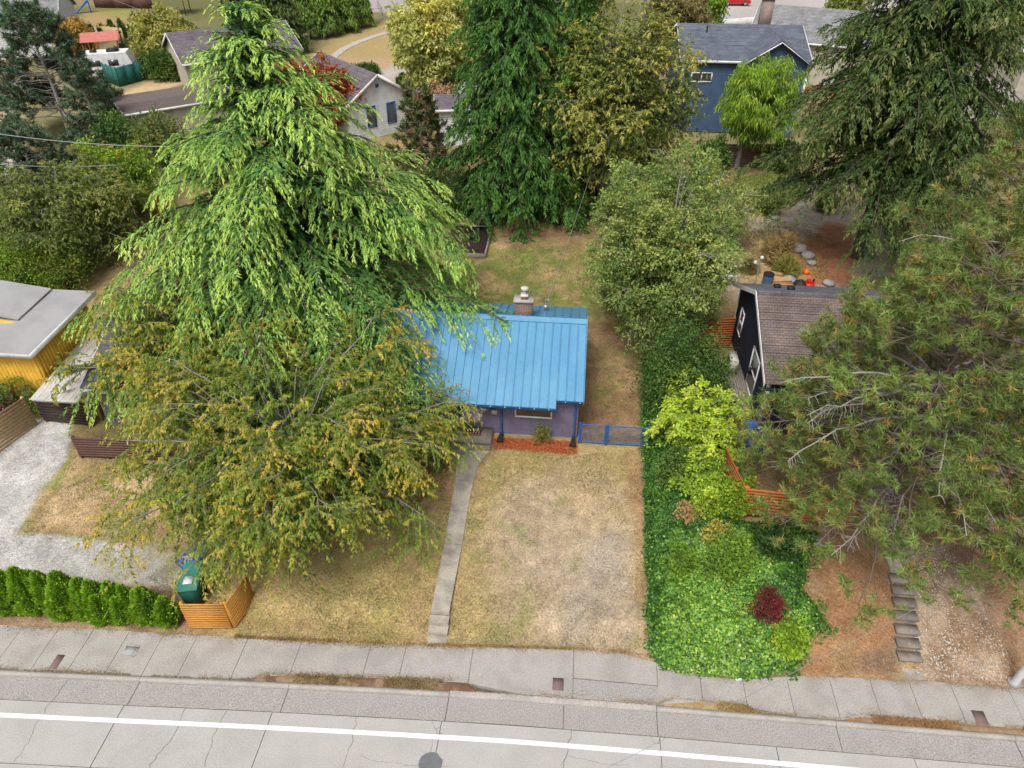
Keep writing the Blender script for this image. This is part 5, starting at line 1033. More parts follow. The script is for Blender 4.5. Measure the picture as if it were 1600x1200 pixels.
def pine(label, base, apy, halfw, seed, cols, ntuft=2500, nb=60, p=.6, z0=.25, name='pine_tree', h=None, f=.45, per=26, tl=.2, tw=.02, mb=None, up=(.1, .6), droop=(.35, .25), frac=.4, dens=2.6, tips=.8, twig=.009, lean=(0, 0), dead=0, lenvar=(.7, 1.1), s0=.35, spreadz=.3, open_az=None, rad_=.9):
    rg = RS(seed); g, H, R = place(base, apy, halfw, f, h); wood = NM(); crown = NM()
    zt = np.linspace(0, 1, 8); tr = np.stack([lean[0] * H * zt, lean[1] * H * zt, H * zt - .3 * (1 - zt)], -1) + np.cumsum(rg.normal(size=(8, 3)) * [.05, .05, 0], axis=0)
    V, F = tubes(tr[None], (np.maximum(.04, .022 * H * (1 - zt * .9)))[None], 9); wood.add(V, F)
    u = (np.arange(nb) + rg.rand(nb)) / nb; zf = z0 + (.98 - z0) * u; az = np.arange(nb) * 2.39996 + rg.normal(size=nb) * .3
    L = R * np.clip(1 - ((zf - z0) / (1 - z0)) ** (1 / p) * .8, .15, 1) * rg.uniform(*lenvar, nb)
    if open_az is not None:                             # the side towards the road has lost its lower boughs
        dd_ = np.abs((az - open_az + math.pi) % (2 * math.pi) - math.pi); kk = ~((dd_ < .95) & (zf < .66)); zf, az, L, u = zf[kk], az[kk], L[kk], u[kk]; nb = len(zf)
    P0 = np.stack([np.interp(zf, zt, tr[:, 0]), np.interp(zf, zt, tr[:, 1]), H * zf], -1); D = np.stack([np.cos(az), np.sin(az), 0 * az], -1)
    K = 9; B = curves(P0, D, L, droop[0] + (droop[1] - droop[0]) * zf + rg.normal(size=nb) * .06, up[0] + (up[1] - up[0]) * zf + rg.normal(size=nb) * .08, K, rg, .07)
    rr = (.018 + .0085 * L)[:, None] * np.linspace(1, .25, K)[None]; V, F = tubes(B, rr, 5); wood.add(V, F)
    C, l, bi, bs = offshoots(B, L, rg, dens, s0, .8, frac, .35, -.05, .15, 6, .5, spreadz, .09)
    V, F = tubes(C[:, ::2], np.linspace(twig * 1.8, twig * .7, 3)[None] * np.ones((len(C), 1)), 3); wood.add(V, F)
    C2, l2, i2, s2 = offshoots(C, l, rg, 3.2, .35, .7, .55, .18, -.1, .1, 4, .5, .4, .06)
    C3 = C2[:: 2, ::3]; V, F = tubes(C3, np.linspace(twig, twig * .5, C3.shape[1])[None] * np.ones((len(C3), 1)), 3); wood.add(V, F)
    ends = np.concatenate([C[:, -1], C2[:, -1]]); td = norm(np.concatenate([C[:, -1] - C[:, -2], C2[:, -1] - C2[:, -2]])); tb = np.concatenate([bi, bi[i2]])
    sel = rg.permutation(len(ends))[:ntuft]; ends = ends[sel]; td = td[sel]; tb = tb[sel]; m_ = len(ends)
    td = norm(td + [0, 0, .35]); sh = rg.rand(m_); brr = rg.rand(nb)[tb]
    i = np.repeat(np.arange(m_), per); n = len(i); back = rg.rand(n)
    Dd = norm(td[i] * rg.uniform(-.1, .9, (n, 1)) + norm(rg.normal(size=(n, 3))) * rad_); P = ends[i] - td[i] * (back * tl * 1.3)[:, None]
    old = (back > .72) & (rg.rand(n) < .75)
    q = .62 + (sh[i] - .5) * .45 + (brr[i] - .5) * .3 + rg.normal(size=n) * .1 - tips * back * .35
    col = lerp3(q, *cols[0]); col = np.where(old[:, None], lerp3(rg.rand(n), *cols[1]), col); dd = (sh < .06)[i]; col = np.where(dd[:, None], lerp3(rg.rand(n), *cols[1]), col)
    blades(crown, P, Dd, tl * rg.uniform(.7, 1.2, n), tw, col, rg, tri=True)
    if dead:                                            # bare, pale, crooked lower limbs
        az = rg.rand(dead) * 6.283; z = H * rg.uniform(.2, .62, dead); P0 = np.stack([np.interp(z / H, zt, tr[:, 0]), np.interp(z / H, zt, tr[:, 1]), z], -1); l = R * rg.uniform(.55, .98, dead)
        Dv = np.stack([np.cos(az), np.sin(az), 0 * az], -1); Bd = curves(P0, Dv, l, np.full(dead, .3), np.full(dead, .25), 9, rg, .09)
        w2 = NM(); V, F = tubes(Bd, (.03 + .006 * l)[:, None] * np.linspace(1, .2, 9)[None], 5); w2.add(V, F)
        Cd, ld, _, _ = offshoots(Bd, l, rg, 5.0, .25, .95, .14, .25, .0, .05, 5, .5, .5, .12); V, F = tubes(Cd, np.linspace(.013, .005, 5)[None] * np.ones((len(Cd), 1)), 3); w2.add(V, F)
    t = finish(name, label, 'tree', g, crown, wood, M_NEEDLE, mb or M_BARKG)
    if dead: w2.build('bare_branch', M_TWIG, t, smooth=True)
    return t

def shrub(label, base, apy, halfw, seed, cols, n=6000, name='shrub', h=None, bl=(.10, .05), cat='shrub', squash=1.0, hang=0.0, sprays=40, group=None, upr=0.0, depth=.35, pts=1.0, asym=1.0, mleaf=None, blotch=.5):
    """leaf clumps spread over an uneven mound, on a few stems"""
    rg = RS(seed); g, H, R = place(base, apy, halfw, .4, h); crown = NM(); wood = NM()
    k = sprays; ph = np.arccos(1 - 1.45 * (np.arange(k) + .5) / k); th = np.arange(k) * 2.39996 + seed
    dv = np.stack([np.sin(ph) * np.cos(th), np.sin(ph) * np.sin(th) * asym, np.cos(ph)], -1); rr = rg.uniform(.5, 1.1, k)
    c = np.array([0, 0, H * .42]); Cc = c + dv * [R * .86, R * .86, H * .52] * rr[:, None]
    S_ = np.stack([rg.normal(size=k) * .06 * R, rg.normal(size=k) * .06 * R, np.full(k, .02)], -1)
    s = np.linspace(0, 1, 5)[None, :, None]; B = S_[:, None] * (1 - s) + Cc[:, None] * s; B[:, :, 2] += (H * .1 * np.sin(np.linspace(0, math.pi, 5)))[None]
    V, F = tubes(B, np.linspace(.012, .004, 5)[None] * np.ones((k, 1)) * (1 + R), 3); wood.add(V, F)
    j = rg.randint(0, k, n); sz = rg.uniform(.16, .34, k) * R * 1.25; gv = norm(rg.normal(size=(n, 3))) * (rg.rand(n, 1) ** .45)
    P = Cc[j] + gv * sz[j][:, None] * [1, 1, .8 * H / R if H > R else .8]; P[:, 2] = np.maximum(P[:, 2], .03 + rg.rand(n) * .1)
    D = norm(gv + rg.normal(size=(n, 3)) * .5) + [0, 0, upr - hang]; tone = rg.rand(k)
    q = .5 + (tone[j] - .5) * blotch + rg.normal(size=n) * .17
    blades(crown, P, D, bl[0] * rg.uniform(.6, 1.4, n), bl[1] * (1.3 if bl[0] > .17 else 1) * rg.uniform(.7, 1.3, n), lerp3(q, *cols), rg, tri=bl[0] > .17, flatness=.3)
    return finish(name, label, cat, g, crown, wood, mleaf or M_LEAF, M_BARK, group)

# --- palettes (base colours)
CED = ((0.035, 0.10, 0.028), (0.085, 0.21, 0.045), (0.22, 0.40, 0.07), (0.44, 0.60, 0.12))
CHER = ((0.045, 0.10, 0.012), (0.10, 0.19, 0.02), (0.17, 0.26, 0.03), (0.32, 0.31, 0.04), (0.56, 0.41, 0.06))
OLV = ((0.055, 0.09, 0.02), (0.11, 0.16, 0.03), (0.20, 0.25, 0.045), (0.42, 0.37, 0.08))
FIR = ((0.022, 0.055, 0.012), (0.05, 0.095, 0.02), (0.095, 0.15, 0.032), (0.22, 0.22, 0.07))
PIN = (((0.045, 0.085, 0.02), (0.12, 0.18, 0.04), (0.18, 0.28, 0.06), (0.30, 0.41, 0.10)), ((0.26, 0.23, 0.06), (0.42, 0.34, 0.08), (0.36, 0.22, 0.09)))
PINB = (((0.025, 0.065, 0.04), (0.06, 0.12, 0.065), (0.11, 0.19, 0.10), (0.15, 0.22, 0.09)), ((0.09, 0.10, 0.04), (0.17, 0.15, 0.06)))
RCED = ((0.022, 0.07, 0.012), (0.045, 0.13, 0.02), (0.09, 0.21, 0.03), (0.17, 0.27, 0.05))
LIME = ((0.14, 0.26, 0.02), (0.26, 0.42, 0.03), (0.42, 0.57, 0.05), (0.60, 0.65, 0.08))
YEL = ((0.22, 0.27, 0.05), (0.42, 0.46, 0.12), (0.58, 0.58, 0.18), (0.66, 0.56, 0.09))
GRN_ = ((0.03, 0.075, 0.018), (0.06, 0.13, 0.025), (0.11, 0.20, 0.035), (0.18, 0.27, 0.05))
GREYO = ((0.06, 0.13, 0.03), (0.15, 0.24, 0.055), (0.26, 0.35, 0.085), (0.46, 0.46, 0.12))
ORG = ((0.16, 0.13, 0.03), (0.36, 0.24, 0.04), (0.48, 0.27, 0.04))
# --- near trees
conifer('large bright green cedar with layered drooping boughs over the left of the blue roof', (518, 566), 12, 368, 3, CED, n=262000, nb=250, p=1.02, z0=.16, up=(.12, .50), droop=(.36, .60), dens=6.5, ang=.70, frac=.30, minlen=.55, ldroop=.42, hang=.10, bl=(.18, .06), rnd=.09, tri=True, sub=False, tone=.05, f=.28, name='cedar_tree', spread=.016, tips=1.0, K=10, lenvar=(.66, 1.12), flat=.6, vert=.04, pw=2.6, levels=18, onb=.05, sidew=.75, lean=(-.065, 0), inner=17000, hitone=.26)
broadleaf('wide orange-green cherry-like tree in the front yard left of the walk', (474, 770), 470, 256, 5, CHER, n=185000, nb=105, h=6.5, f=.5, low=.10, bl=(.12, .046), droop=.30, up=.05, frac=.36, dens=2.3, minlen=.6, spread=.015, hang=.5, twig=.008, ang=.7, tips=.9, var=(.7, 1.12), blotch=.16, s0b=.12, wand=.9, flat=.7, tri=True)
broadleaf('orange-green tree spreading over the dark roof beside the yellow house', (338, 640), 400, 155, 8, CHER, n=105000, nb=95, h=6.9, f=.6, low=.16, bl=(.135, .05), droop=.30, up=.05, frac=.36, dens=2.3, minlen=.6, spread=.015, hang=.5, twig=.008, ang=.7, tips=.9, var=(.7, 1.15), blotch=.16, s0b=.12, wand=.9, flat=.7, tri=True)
pine('big foreground pine with pale crooked bare limbs over the stony bank', (1366, 838), 330, 262, 4, PIN, ntuft=5600, nb=120, p=.55, z0=.2, h=11.8, f=.6, per=36, tl=.235, tw=.026, up=(.0, .55), droop=(.25, .3), dens=3.0, dead=52, twig=.010, s0=.3, rad_=1.0, mb=M_PBARK)
pine('second tall pine with reddish trunk at the right frame edge', (1580, 600), 170, 200, 14, PIN, ntuft=5000, nb=75, p=.55, z0=.25, h=16.5, f=.6, per=30, tl=.26, tw=.032, up=(.0, .55), droop=(.25, .3), dead=12, mb=M_PBARK)
pine('younger pine filling the gap behind the big foreground pine', (1462, 600), 260, 160, 24, PIN, ntuft=3400, nb=60, p=.6, z0=.2, h=12.5, f=.6, per=30, tl=.26, tw=.032, dead=8, mb=M_PBARK)
conifer('huge dark Douglas-type fir with ragged boughs rising out of the frame at the right', (1338, 402), -230, 200, 9, FIR, n=130000, nb=260, p=.5, z0=.25, up=(-.05, .3), droop=(.35, .45), dens=4.4, ang=.8, frac=.30, minlen=.4, ldroop=.5, hang=.45, bl=(.22, .085), f=.3, name='fir_tree', spread=.05, tips=.9, bushy=.15, lenvar=(.62, 1.15), tri=True, tone=-.07, rnd=.12, sidew=.8, inner=16000)
conifer('tall dark green cedar with hanging sprays in the middle of the back lawn edge', (803, 330), -110, 126, 11, RCED, n=80000, nb=170, p=.5, z0=.03, up=(.0, .3), droop=(.45, .4), dens=3.4, ang=.8, frac=.34, minlen=.5, hang=1.0, bl=(.26, .10), f=.3, name='cedar_tree', spread=.06, tips=.7, tri=True, tone=-.12, rnd=.12, inner=8000)
conifer('dark green cedar standing just right of and behind the tallest cedar', (890, 300), -60, 62, 12, RCED, n=42000, nb=120, p=.5, z0=.03, up=(.0, .3), droop=(.4, .4), dens=3.2, frac=.34, hang=1.0, bl=(.28, .11), f=.3, name='cedar_tree', spread=.12, tips=.6, tri=True, tone=-.12)
broadleaf('olive and bronze spreading tree behind the back lawn', (938, 318), 14, 130, 15, OLV, n=75000, nb=90, f=.5, low=.08, bl=(.22, .085), droop=.25, up=.15, frac=.36, dens=2.0, minlen=.8, spread=.03, hang=.4, twig=.012, ang=.7, tips=1.0, var=(.7, 1.2), wand=.9, s0b=.15, flat=.6)
broadleaf('rounded grey-green tree with pale twigs between the blue roof and the navy house', (1020, 538), 278, 104, 17, GREYO, n=85000, nb=90, f=.5, low=.05, bl=(.13, .07), droop=.2, up=.1, frac=.40, dens=3.4, spread=.05, hang=.1, twig=.007, tips=.8, squash=1.05, mb=M_TWIG, puff=.75, puffr=.34, tri=True, var=(.62, 1.2))
shrub('dense green hedge mass at the foot of the grey-green tree', (1062, 640), 475, 72, 18, GRN_, n=12000, bl=(.13, .07), sprays=70, h=4.2)
broadleaf('sparse tan-twigged tree among the garden beds behind the navy house', (1110, 385), 268, 60, 19, GREYO[1:] + ((.4, .22, .1),), n=9000, nb=34, f=.5, low=.1, bl=(.15, .07), frac=.42, dens=3, spread=.15, twig=.014, mb=M_TWIG)
broadleaf('yellow-lime leafed bush spilling over the ivy beside the navy house', (1080, 700), 580, 70, 21, LIME, n=17000, nb=52, h=3.0, low=.0, bl=(.13, .09), frac=.34, dens=3.2, minlen=.3, spread=.05, hang=.15, wand=.5, flat=.8, twig=.006, name='lime_bush', cat='shrub', tips=.9, f=.4)
shrub('small lime and yellow shrub in the ivy below the larger lime bush', (1112, 800), 705, 36, 22, LIME, n=4000, bl=(.12, .08), sprays=24, h=1.6)
broadleaf('lime bush in front of the red cedar enclosure', (1090, 762), 690, 44, 27, (GRN_[1], GRN_[3], LIME[1], LIME[2]), n=6000, nb=30, h=1.7, low=.0, bl=(.12, .08), frac=.4, dens=4, minlen=.25, spread=.05, hang=.1, flat=.8, twig=.005, name='lime_bush', cat='shrub', tips=.9, f=.4)
shrub('peach and yellow autumn shrub in the middle of the ivy', (1078, 815), 770, 26, 23, ((.2, .2, .05), (.42, .30, .12), (.55, .33, .18), (.5, .45, .08)), n=1500, bl=(.12, .09), sprays=14, h=.9)
shrub('yellow and pink tinged vine clump lowest in the ivy', (1120, 850), 800, 30, 25, ((.12, .2, .04), (.35, .36, .05), (.5, .42, .08), (.5, .3, .14)), n=1800, bl=(.12, .09), sprays=16, h=.9)
shrub('burgundy leafed dwarf maple mound on the ivy bank', (1195, 962), 908, 30, 26, ((.09, .014, .018), (.18, .024, .03), (.30, .045, .045)), n=5200, bl=(.10, .03), sprays=34, h=1.15, name='dwarf_maple', hang=.3)
shrub('small yellow-green shrub under the front window', (846, 690), 660, 14, 28, (LIME[0], (.2, .22, .05), (.32, .28, .06)), n=1100, bl=(.09, .03), sprays=14, h=.95, hang=.2)
# --- left side
pine('tall blue-green pine with a bare pale trunk at the upper left', (112, 212), 10, 104, 31, PINB, ntuft=5200, nb=95, p=.9, z0=.12, f=.6, per=20, tl=.42, tw=.085, up=(.0, .6), droop=(.15, .1), twig=.02, mb=M_TWIG, lenvar=(.6, 1.1), s0=.4, open_az=-.93, dead=14)
pine('blue-green pine lower and left of the tall bare-trunked pine', (60, 300), 205, 85, 32, PINB, ntuft=2200, nb=45, p=.8, z0=.05, f=.5, per=20, tl=.36, tw=.08, twig=.02)
pine('bushy blue-green pine just right of the tall bare-trunked pine', (165, 235), 95, 50, 33, PINB, ntuft=1800, nb=40, p=.8, z0=.08, f=.5, per=20, tl=.38, tw=.08, twig=.02)
broadleaf('bronze-olive tree below the blue-green pines', (120, 388), 262, 118, 34, OLV, n=34000, nb=60, f=.5, low=.05, bl=(.19, .09), frac=.4, dens=2.8, spread=.04, twig=.01, wand=.8, minlen=.6)
broadleaf('yellow-green bushy tree tucked beneath the pines by the bright cedar', (195, 330), 228, 62, 35, (GRN_[2], LIME[0], LIME[1], ORG[1]), n=14000, nb=40, f=.5, low=.03, bl=(.2, .1), frac=.45, dens=3, spread=.16)
shrub('green shrub between the pickup and the bright cedar', (195, 245), 178, 38, 36, GRN_, n=4000, bl=(.24, .11), sprays=40)
shrub('brownish green shrub left of the bright cedar trunk', (262, 262), 180, 44, 37, (GRN_[1], OLV[1], OLV[2], (.22, .12, .05)), n=4500, bl=(.24, .11), sprays=40)
shrub('yellow bush under the left edge of the bright cedar', (262, 345), 305, 22, 38, ORG, n=2500, bl=(.15, .08), sprays=20)
shrub('lime green shrub beyond the yellow house roof', (45, 452), 388, 58, 39, (GRN_[2], LIME[0], LIME[1], ORG[1]), n=8000, bl=(.14, .08), sprays=50, h=3.2)
shrub('yellowish shrub at the right end of the yellow house roof', (110, 452), 400, 40, 40, (GRN_[2], LIME[0], OLV[2], ORG[1]), n=4500, bl=(.14, .08), sprays=36, h=2.8)
broadleaf('loose green shrub against the yellow wall', (30, 640), 545, 48, 41, (GRN_[1], GRN_[3], LIME[0], LIME[1]), n=7000, nb=36, h=2.1, low=.05, bl=(.12, .05), frac=.45, dens=4, spread=.08)
shrub('pink flowering hydrangea behind the tan board fence', (8, 672), 610, 34, 42, ((.06, .12, .03), (.12, .16, .04), (.42, .16, .2), (.55, .28, .3)), n=4500, bl=(.09, .07), sprays=30, h=1.9, name='hydrangea', cat='flowering shrub', blotch=1.0)
shrub('small orange-green clump beside the left neighbour roof', (25, 405), 372, 30, 43, OLV, n=2500, bl=(.16, .08), sprays=24)
# --- far left and top
for k, (px, py, ap, hw) in enumerate([(146, 62, 40, 5.5), (163, 62, 40, 6), (178, 58, 34, 6), (196, 64, 34, 6.5), (212, 60, 36, 6), (137, 56, 42, 5)]):
    lab = ['second', 'third', 'fourth', 'fifth', 'sixth and rightmost', 'leftmost'][k] + ' small pointed dark conifer in the row beyond the red gazebo'
    shrub(lab, (px, py), ap, hw, 50 + k, RCED, n=900, bl=(.34, .16), sprays=14, name='pointed_conifer', cat='conifer', group='small pointed conifers in a row', mleaf=M_NEEDLE, upr=.5)
broadleaf('orange-yellow tree beside the pale gable at the top left', (128, 92), 30, 28, 57, ORG, n=7000, nb=34, f=.5, low=.05, bl=(.34, .18), spread=.25, dens=2)
shrub('round pale green bush right of the red gazebo', (203, 100), 66, 17, 58, ((.12, .15, .05), (.2, .24, .08), (.28, .3, .1)), n=2600, bl=(.3, .1), sprays=24)
shrub('tuft of pale ornamental grass by the teal fence', (212, 112), 88, 9, 59, ((.3, .27, .12), (.42, .37, .18)), n=700, bl=(.6, .05), sprays=8, upr=1.0, name='grass_clump', cat='grass')
broadleaf('large olive and yellow bush in the yard above the hedge', (268, 100), 18, 50, 60, OLV[1:] + (YEL[1],), n=15000, nb=50, f=.5, low=.02, bl=(.34, .17), spread=.25, dens=2)
shrub('olive bush at the left end of the tall hedge', (232, 86), 26, 22, 61, OLV, n=4000, bl=(.34, .17), sprays=34)
shrub('clipped green hedge between the trailer and the patched roof', (262, 124), 84, 36, 62, GRN_, n=7000, bl=(.28, .14), sprays=60, name='hedge', cat='hedge', asym=.6)
shrub('right half of the green hedge near the patched roof', (300, 118), 86, 22, 63, GRN_, n=4000, bl=(.28, .14), sprays=40, name='hedge', cat='hedge')
broadleaf('red and orange maple beside the white clapboard house', (520, 214), 98, 46, 64, ((.14, .03, .02), (.32, .055, .03), (.42, .10, .03), (.22, .14, .04)), n=15000, nb=50, f=.5, low=.05, bl=(.26, .15), spread=.2, dens=2.5, name='maple_tree')
broadleaf('small red-leafed maple left of the larger red maple', (462, 155), 96, 22, 65, ((.2, .03, .02), (.42, .06, .03), (.45, .14, .04)), n=4000, nb=30, f=.5, low=.05, bl=(.28, .16), spread=.2, dens=2.5, name='maple_tree')
conifer('dark conifer at the top left of the park lawn', (432, 84), -90, 52, 66, FIR, n=22000, nb=110, p=.5, bl=(.5, .2), spread=.2, frac=.34, hang=.8, name='fir_tree')
conifer('second dark conifer nearer the tip of the bright cedar', (392, 60), -80, 34, 67, FIR, n=12000, nb=80, p=.5, bl=(.5, .2), spread=.2, frac=.34, hang=.8, name='fir_tree')
for k, (px, py, hw, nm) in enumerate([(486, 60, 22, 'leftmost'), (512, 58, 20, 'second from the left'), (540, 50, 22, 'third from the left'), (564, 42, 20, 'rightmost')]):
    conifer(nm + ' of the slender green conifers along the park fence', (px, py), -40, hw, 70 + k, (RCED[1], RCED[2], GRN_[3], LIME[0]), n=6000, nb=60, p=.5, z0=.2, bl=(.5, .16), spread=.15, frac=.3, hang=1.4, name='conifer', group='slender conifers along the park fence')
broadleaf('big pale yellow tree at the head of the park lawn', (682, 148), -25, 66, 75, YEL, n=34000, nb=75, f=.5, low=.03, bl=(.34, .18), spread=.25, dens=2.4, frac=.36, puff=.6, puffr=.6)
shrub('round dark clipped bush at the foot of the pale yellow tree', (636, 138), 116, 15, 76, (RCED[0], RCED[1], GRN_[1]), n=2600, bl=(.22, .12), sprays=26)
shrub('low green ground-hugging hedge across the park lawn', (572, 116), 96, 26, 77, (RCED[1], GRN_[1], GRN_[2]), n=3600, bl=(.22, .12), sprays=34, h=.9, asym=.35, name='hedge', cat='hedge')
broadleaf('dark olive tree between the yellow tree and the tall cedar', (775, 120), -60, 52, 78, (GRN_[0], GRN_[1], OLV[1], OLV[2]), n=20000, nb=60, f=.5, low=.03, bl=(.36, .18), spread=.25, dens=2.2)
conifer('dark bluish conifer behind the tallest cedar', (850, 150), -90, 50, 79, (RCED[0], (.04, .09, .05), GRN_[2]), n=20000, nb=110, p=.5, bl=(.5, .2), spread=.2, frac=.34, hang=.8, name='fir_tree')
pine('compact dark pine in front of the white clapboard house', (664, 292), 138, 56, 80, (((.022, .045, .014), (.045, .08, .02), (.085, .13, .03), (.15, .17, .05)), ((.2, .12, .05), (.3, .18, .08))), ntuft=2600, nb=70, p=.9, z0=.06, f=.5, per=20, tl=.30, tw=.07, twig=.014)
broadleaf('peach tinted tree behind the compact dark pine', (692, 190), 130, 20, 81, ((.2, .17, .06), (.42, .27, .14), (.5, .36, .2)), n=3500, nb=28, f=.5, low=.05, bl=(.3, .16), spread=.2, dens=2.2)
shrub('yellow green shrub right of the compact dark pine', (708, 205), 158, 18, 82, (GRN_[3], LIME[1], LIME[2]), n=2600, bl=(.24, .12), sprays=24)
shrub('dark undergrowth bush below the compact dark pine', (668, 345), 262, 48, 83, (GRN_[0], GRN_[1], OLV[1], (.2, .12, .05)), n=8000, bl=(.18, .08), sprays=60)
shrub('bright green shrub at the left foot of the tallest cedar', (735, 325), 272, 34, 84, GRN_, n=6000, bl=(.18, .09), sprays=50)
shrub('green shrub at the right foot of the tallest cedar', (880, 345), 285, 38, 85, GRN_, n=6000, bl=(.18, .09), sprays=50)
broadleaf('khaki shrub tree at the top behind the utility pole', (1050, 92), -35, 52, 86, (OLV[1], (.22, .19, .07), (.32, .27, .1)), n=16000, nb=60, f=.5, low=.02, bl=(.36, .16), spread=.25, dens=2.2)
broadleaf('yellow-green tree next to the street at the top', (1098, 55), -30, 27, 87, (GRN_[3], LIME[0], LIME[1]), n=8000, nb=40, f=.5, low=.02, bl=(.36, .18), spread=.25, dens=2.2)
broadleaf('khaki bush at the far top centre', (905, 60), -60, 34, 88, (OLV[1], OLV[2], (.32, .26, .1)), n=9000, nb=40, f=.5, low=.02, bl=(.38, .18), spread=.25, dens=2.2)
broadleaf('weeping lime green tree before the denim blue house', (1150, 262), 84, 56, 89, (GRN_[2], (.2, .33, .04), LIME[1], (.42, .56, .07)), n=22000, nb=60, f=.6, low=.28, bl=(.40, .06), droop=.6, up=.1, spread=.12, hang=1.3, dens=3, frac=.3, stem=.028, twig=.01, name='weeping_tree', off=(1.0, 0))
shrub('deep green shrub left of the weeping lime tree', (1108, 276), 216, 27, 90, GRN_, n=4500, bl=(.2, .1), sprays=36)
shrub('dark shrub right of the weeping lime tree', (1222, 268), 215, 24, 91, (GRN_[0], GRN_[1], OLV[1]), n=3500, bl=(.2, .1), sprays=30)
broadleaf('khaki yellow tree at the top left of the huge fir', (1308, 62), -30, 26, 92, (OLV[1], OLV[2], YEL[1]), n=8000, nb=40, f=.5, low=.02, bl=(.36, .18), spread=.25, dens=2.2)
broadleaf('bronze green tree in the top right corner', (1555, 118), -70, 48, 93, (FIR[1], FIR[2], OLV[2], (.3, .14, .06)), n=15000, nb=55, f=.5, low=.3, bl=(.4, .2), spread=.25, dens=2.2)
shrub('golden yellow bush at the right edge behind the pine', (1598, 225), 152, 42, 94, (LIME[0], ORG[1], (.5, .38, .05)), n=7000, bl=(.2, .1), sprays=50)
for k, (px, py, ap, hw, c_, lab) in enumerate([(1212, 408, 372, 26, ((.25, .2, .07), (.4, .28, .1), (.45, .33, .14)), 'straw coloured ornamental grass clump left of the grey rocks'),
        (1226, 432, 408, 16, ((.2, .25, .05), (.35, .33, .08), (.4, .3, .1)), 'yellow-green grass clump in front of the grey rocks'), (1185, 330, 312, 12, (GRN_[1], GRN_[3]), 'green fern on the edge of the upper garden bed'),
        (1212, 398, 378, 14, (GRN_[1], GRN_[2]), 'dark green fern among straw coloured grass'), (1290, 330, 312, 12, ((.2, .22, .06), (.3, .28, .1)), 'pale grass tuft beneath the huge fir'),
        (1170, 425, 412, 9, ((.25, .22, .08), (.35, .3, .12)), 'small dry tuft beside the garden lamp')]):
    shrub(lab, (px, py), ap, hw, 100 + k, c_, n=1600, bl=(.5, .05), sprays=16, upr=.5, name='grass_clump' if 'fern' not in lab else 'fern', cat='grass' if 'fern' not in lab else 'fern')
# arborvitae hedge along the pavement
ORD = ['leftmost', 'second', 'third', 'fourth', 'fifth', 'sixth', 'seventh', 'eighth', 'ninth', 'tenth', 'rightmost']
HG = ((.08, .19, .012), (.19, .38, .02), (.33, .56, .035), (.46, .66, .06))
for k, (px, top, hw) in enumerate([(-12, 888, 26), (16, 884, 27), (48, 880, 30), (79, 892, 24), (112, 883, 29), (140, 886, 25), (165, 890, 24), (193, 896, 24), (213, 902, 19), (240, 895, 26), (271, 917, 21)]):
    rg = RS(120 + k); x = at(px + 5, 955, 0)[0]; y = 14.02 - .018 * k + rg.uniform(-.06, .06); g = np.array([x + .12 * 0, y, float(ter(x, y))]); H = 2.05 if k < 8 else 1.8 if k < 10 else 1.35; H *= rg.uniform(.86, 1.08); R = .60 * hw / 26
    cr_ = NM(); m_ = NM()
    for li in range(3):                                 # several leaders, each a flame of upright sprays
        hl = H * (1.0 if li == 0 else rg.uniform(.62, .92)); rl = R * (.88 if li == 0 else rg.uniform(.5, .72)); ox, oy = (0, 0) if li == 0 else (rg.uniform(-.34, .34), rg.uniform(-.28, .2)); lx = rg.uniform(-.1, .1)
        n = int(3000 * hl * rl / .8); z = rg.rand(n); a = rg.rand(n) * 6.283
        pf = lambda z: np.where(z < .3, .72 + .28 * z / .3, np.clip(1 - (z - .3) / .7, 0, 1) ** .8)
        fl = 1 + .13 * np.sin(a * 3 + z * 6 + k + li) + .10 * np.sin(a * 7 - z * 13 + k * 2); r = rl * pf(z) * fl * rg.uniform(.84, 1.05, n)
        P = np.stack([ox + lx * z + r * np.cos(a), oy + r * np.sin(a), z * hl + .02], -1); D = np.stack([np.cos(a) * .6, np.sin(a) * .6, 0 * a + .9], -1) + rg.normal(size=(n, 3)) * .25
        q = .5 + .3 * (fl - 1) * 3 + rg.normal(size=n) * .2; blades(cr_, P, D, .12 * rg.uniform(.6, 1.4, n), .062, lerp3(q, *HG), rg)
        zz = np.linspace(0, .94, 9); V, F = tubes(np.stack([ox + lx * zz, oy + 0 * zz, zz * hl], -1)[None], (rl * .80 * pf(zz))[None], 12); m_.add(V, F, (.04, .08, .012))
    t = thing('arborvitae', ORD[k] + (' of the' if k in (0, 10) else ' from the left of the') + ' bright green arborvitae in the hedge along the pavement', 'hedge shrub', g, 0, 'arborvitae in the pavement hedge')
    m_.build('inner_twigs', M_NEEDLE, t, smooth=True); cr_.build('foliage', M_NEEDLE, t)
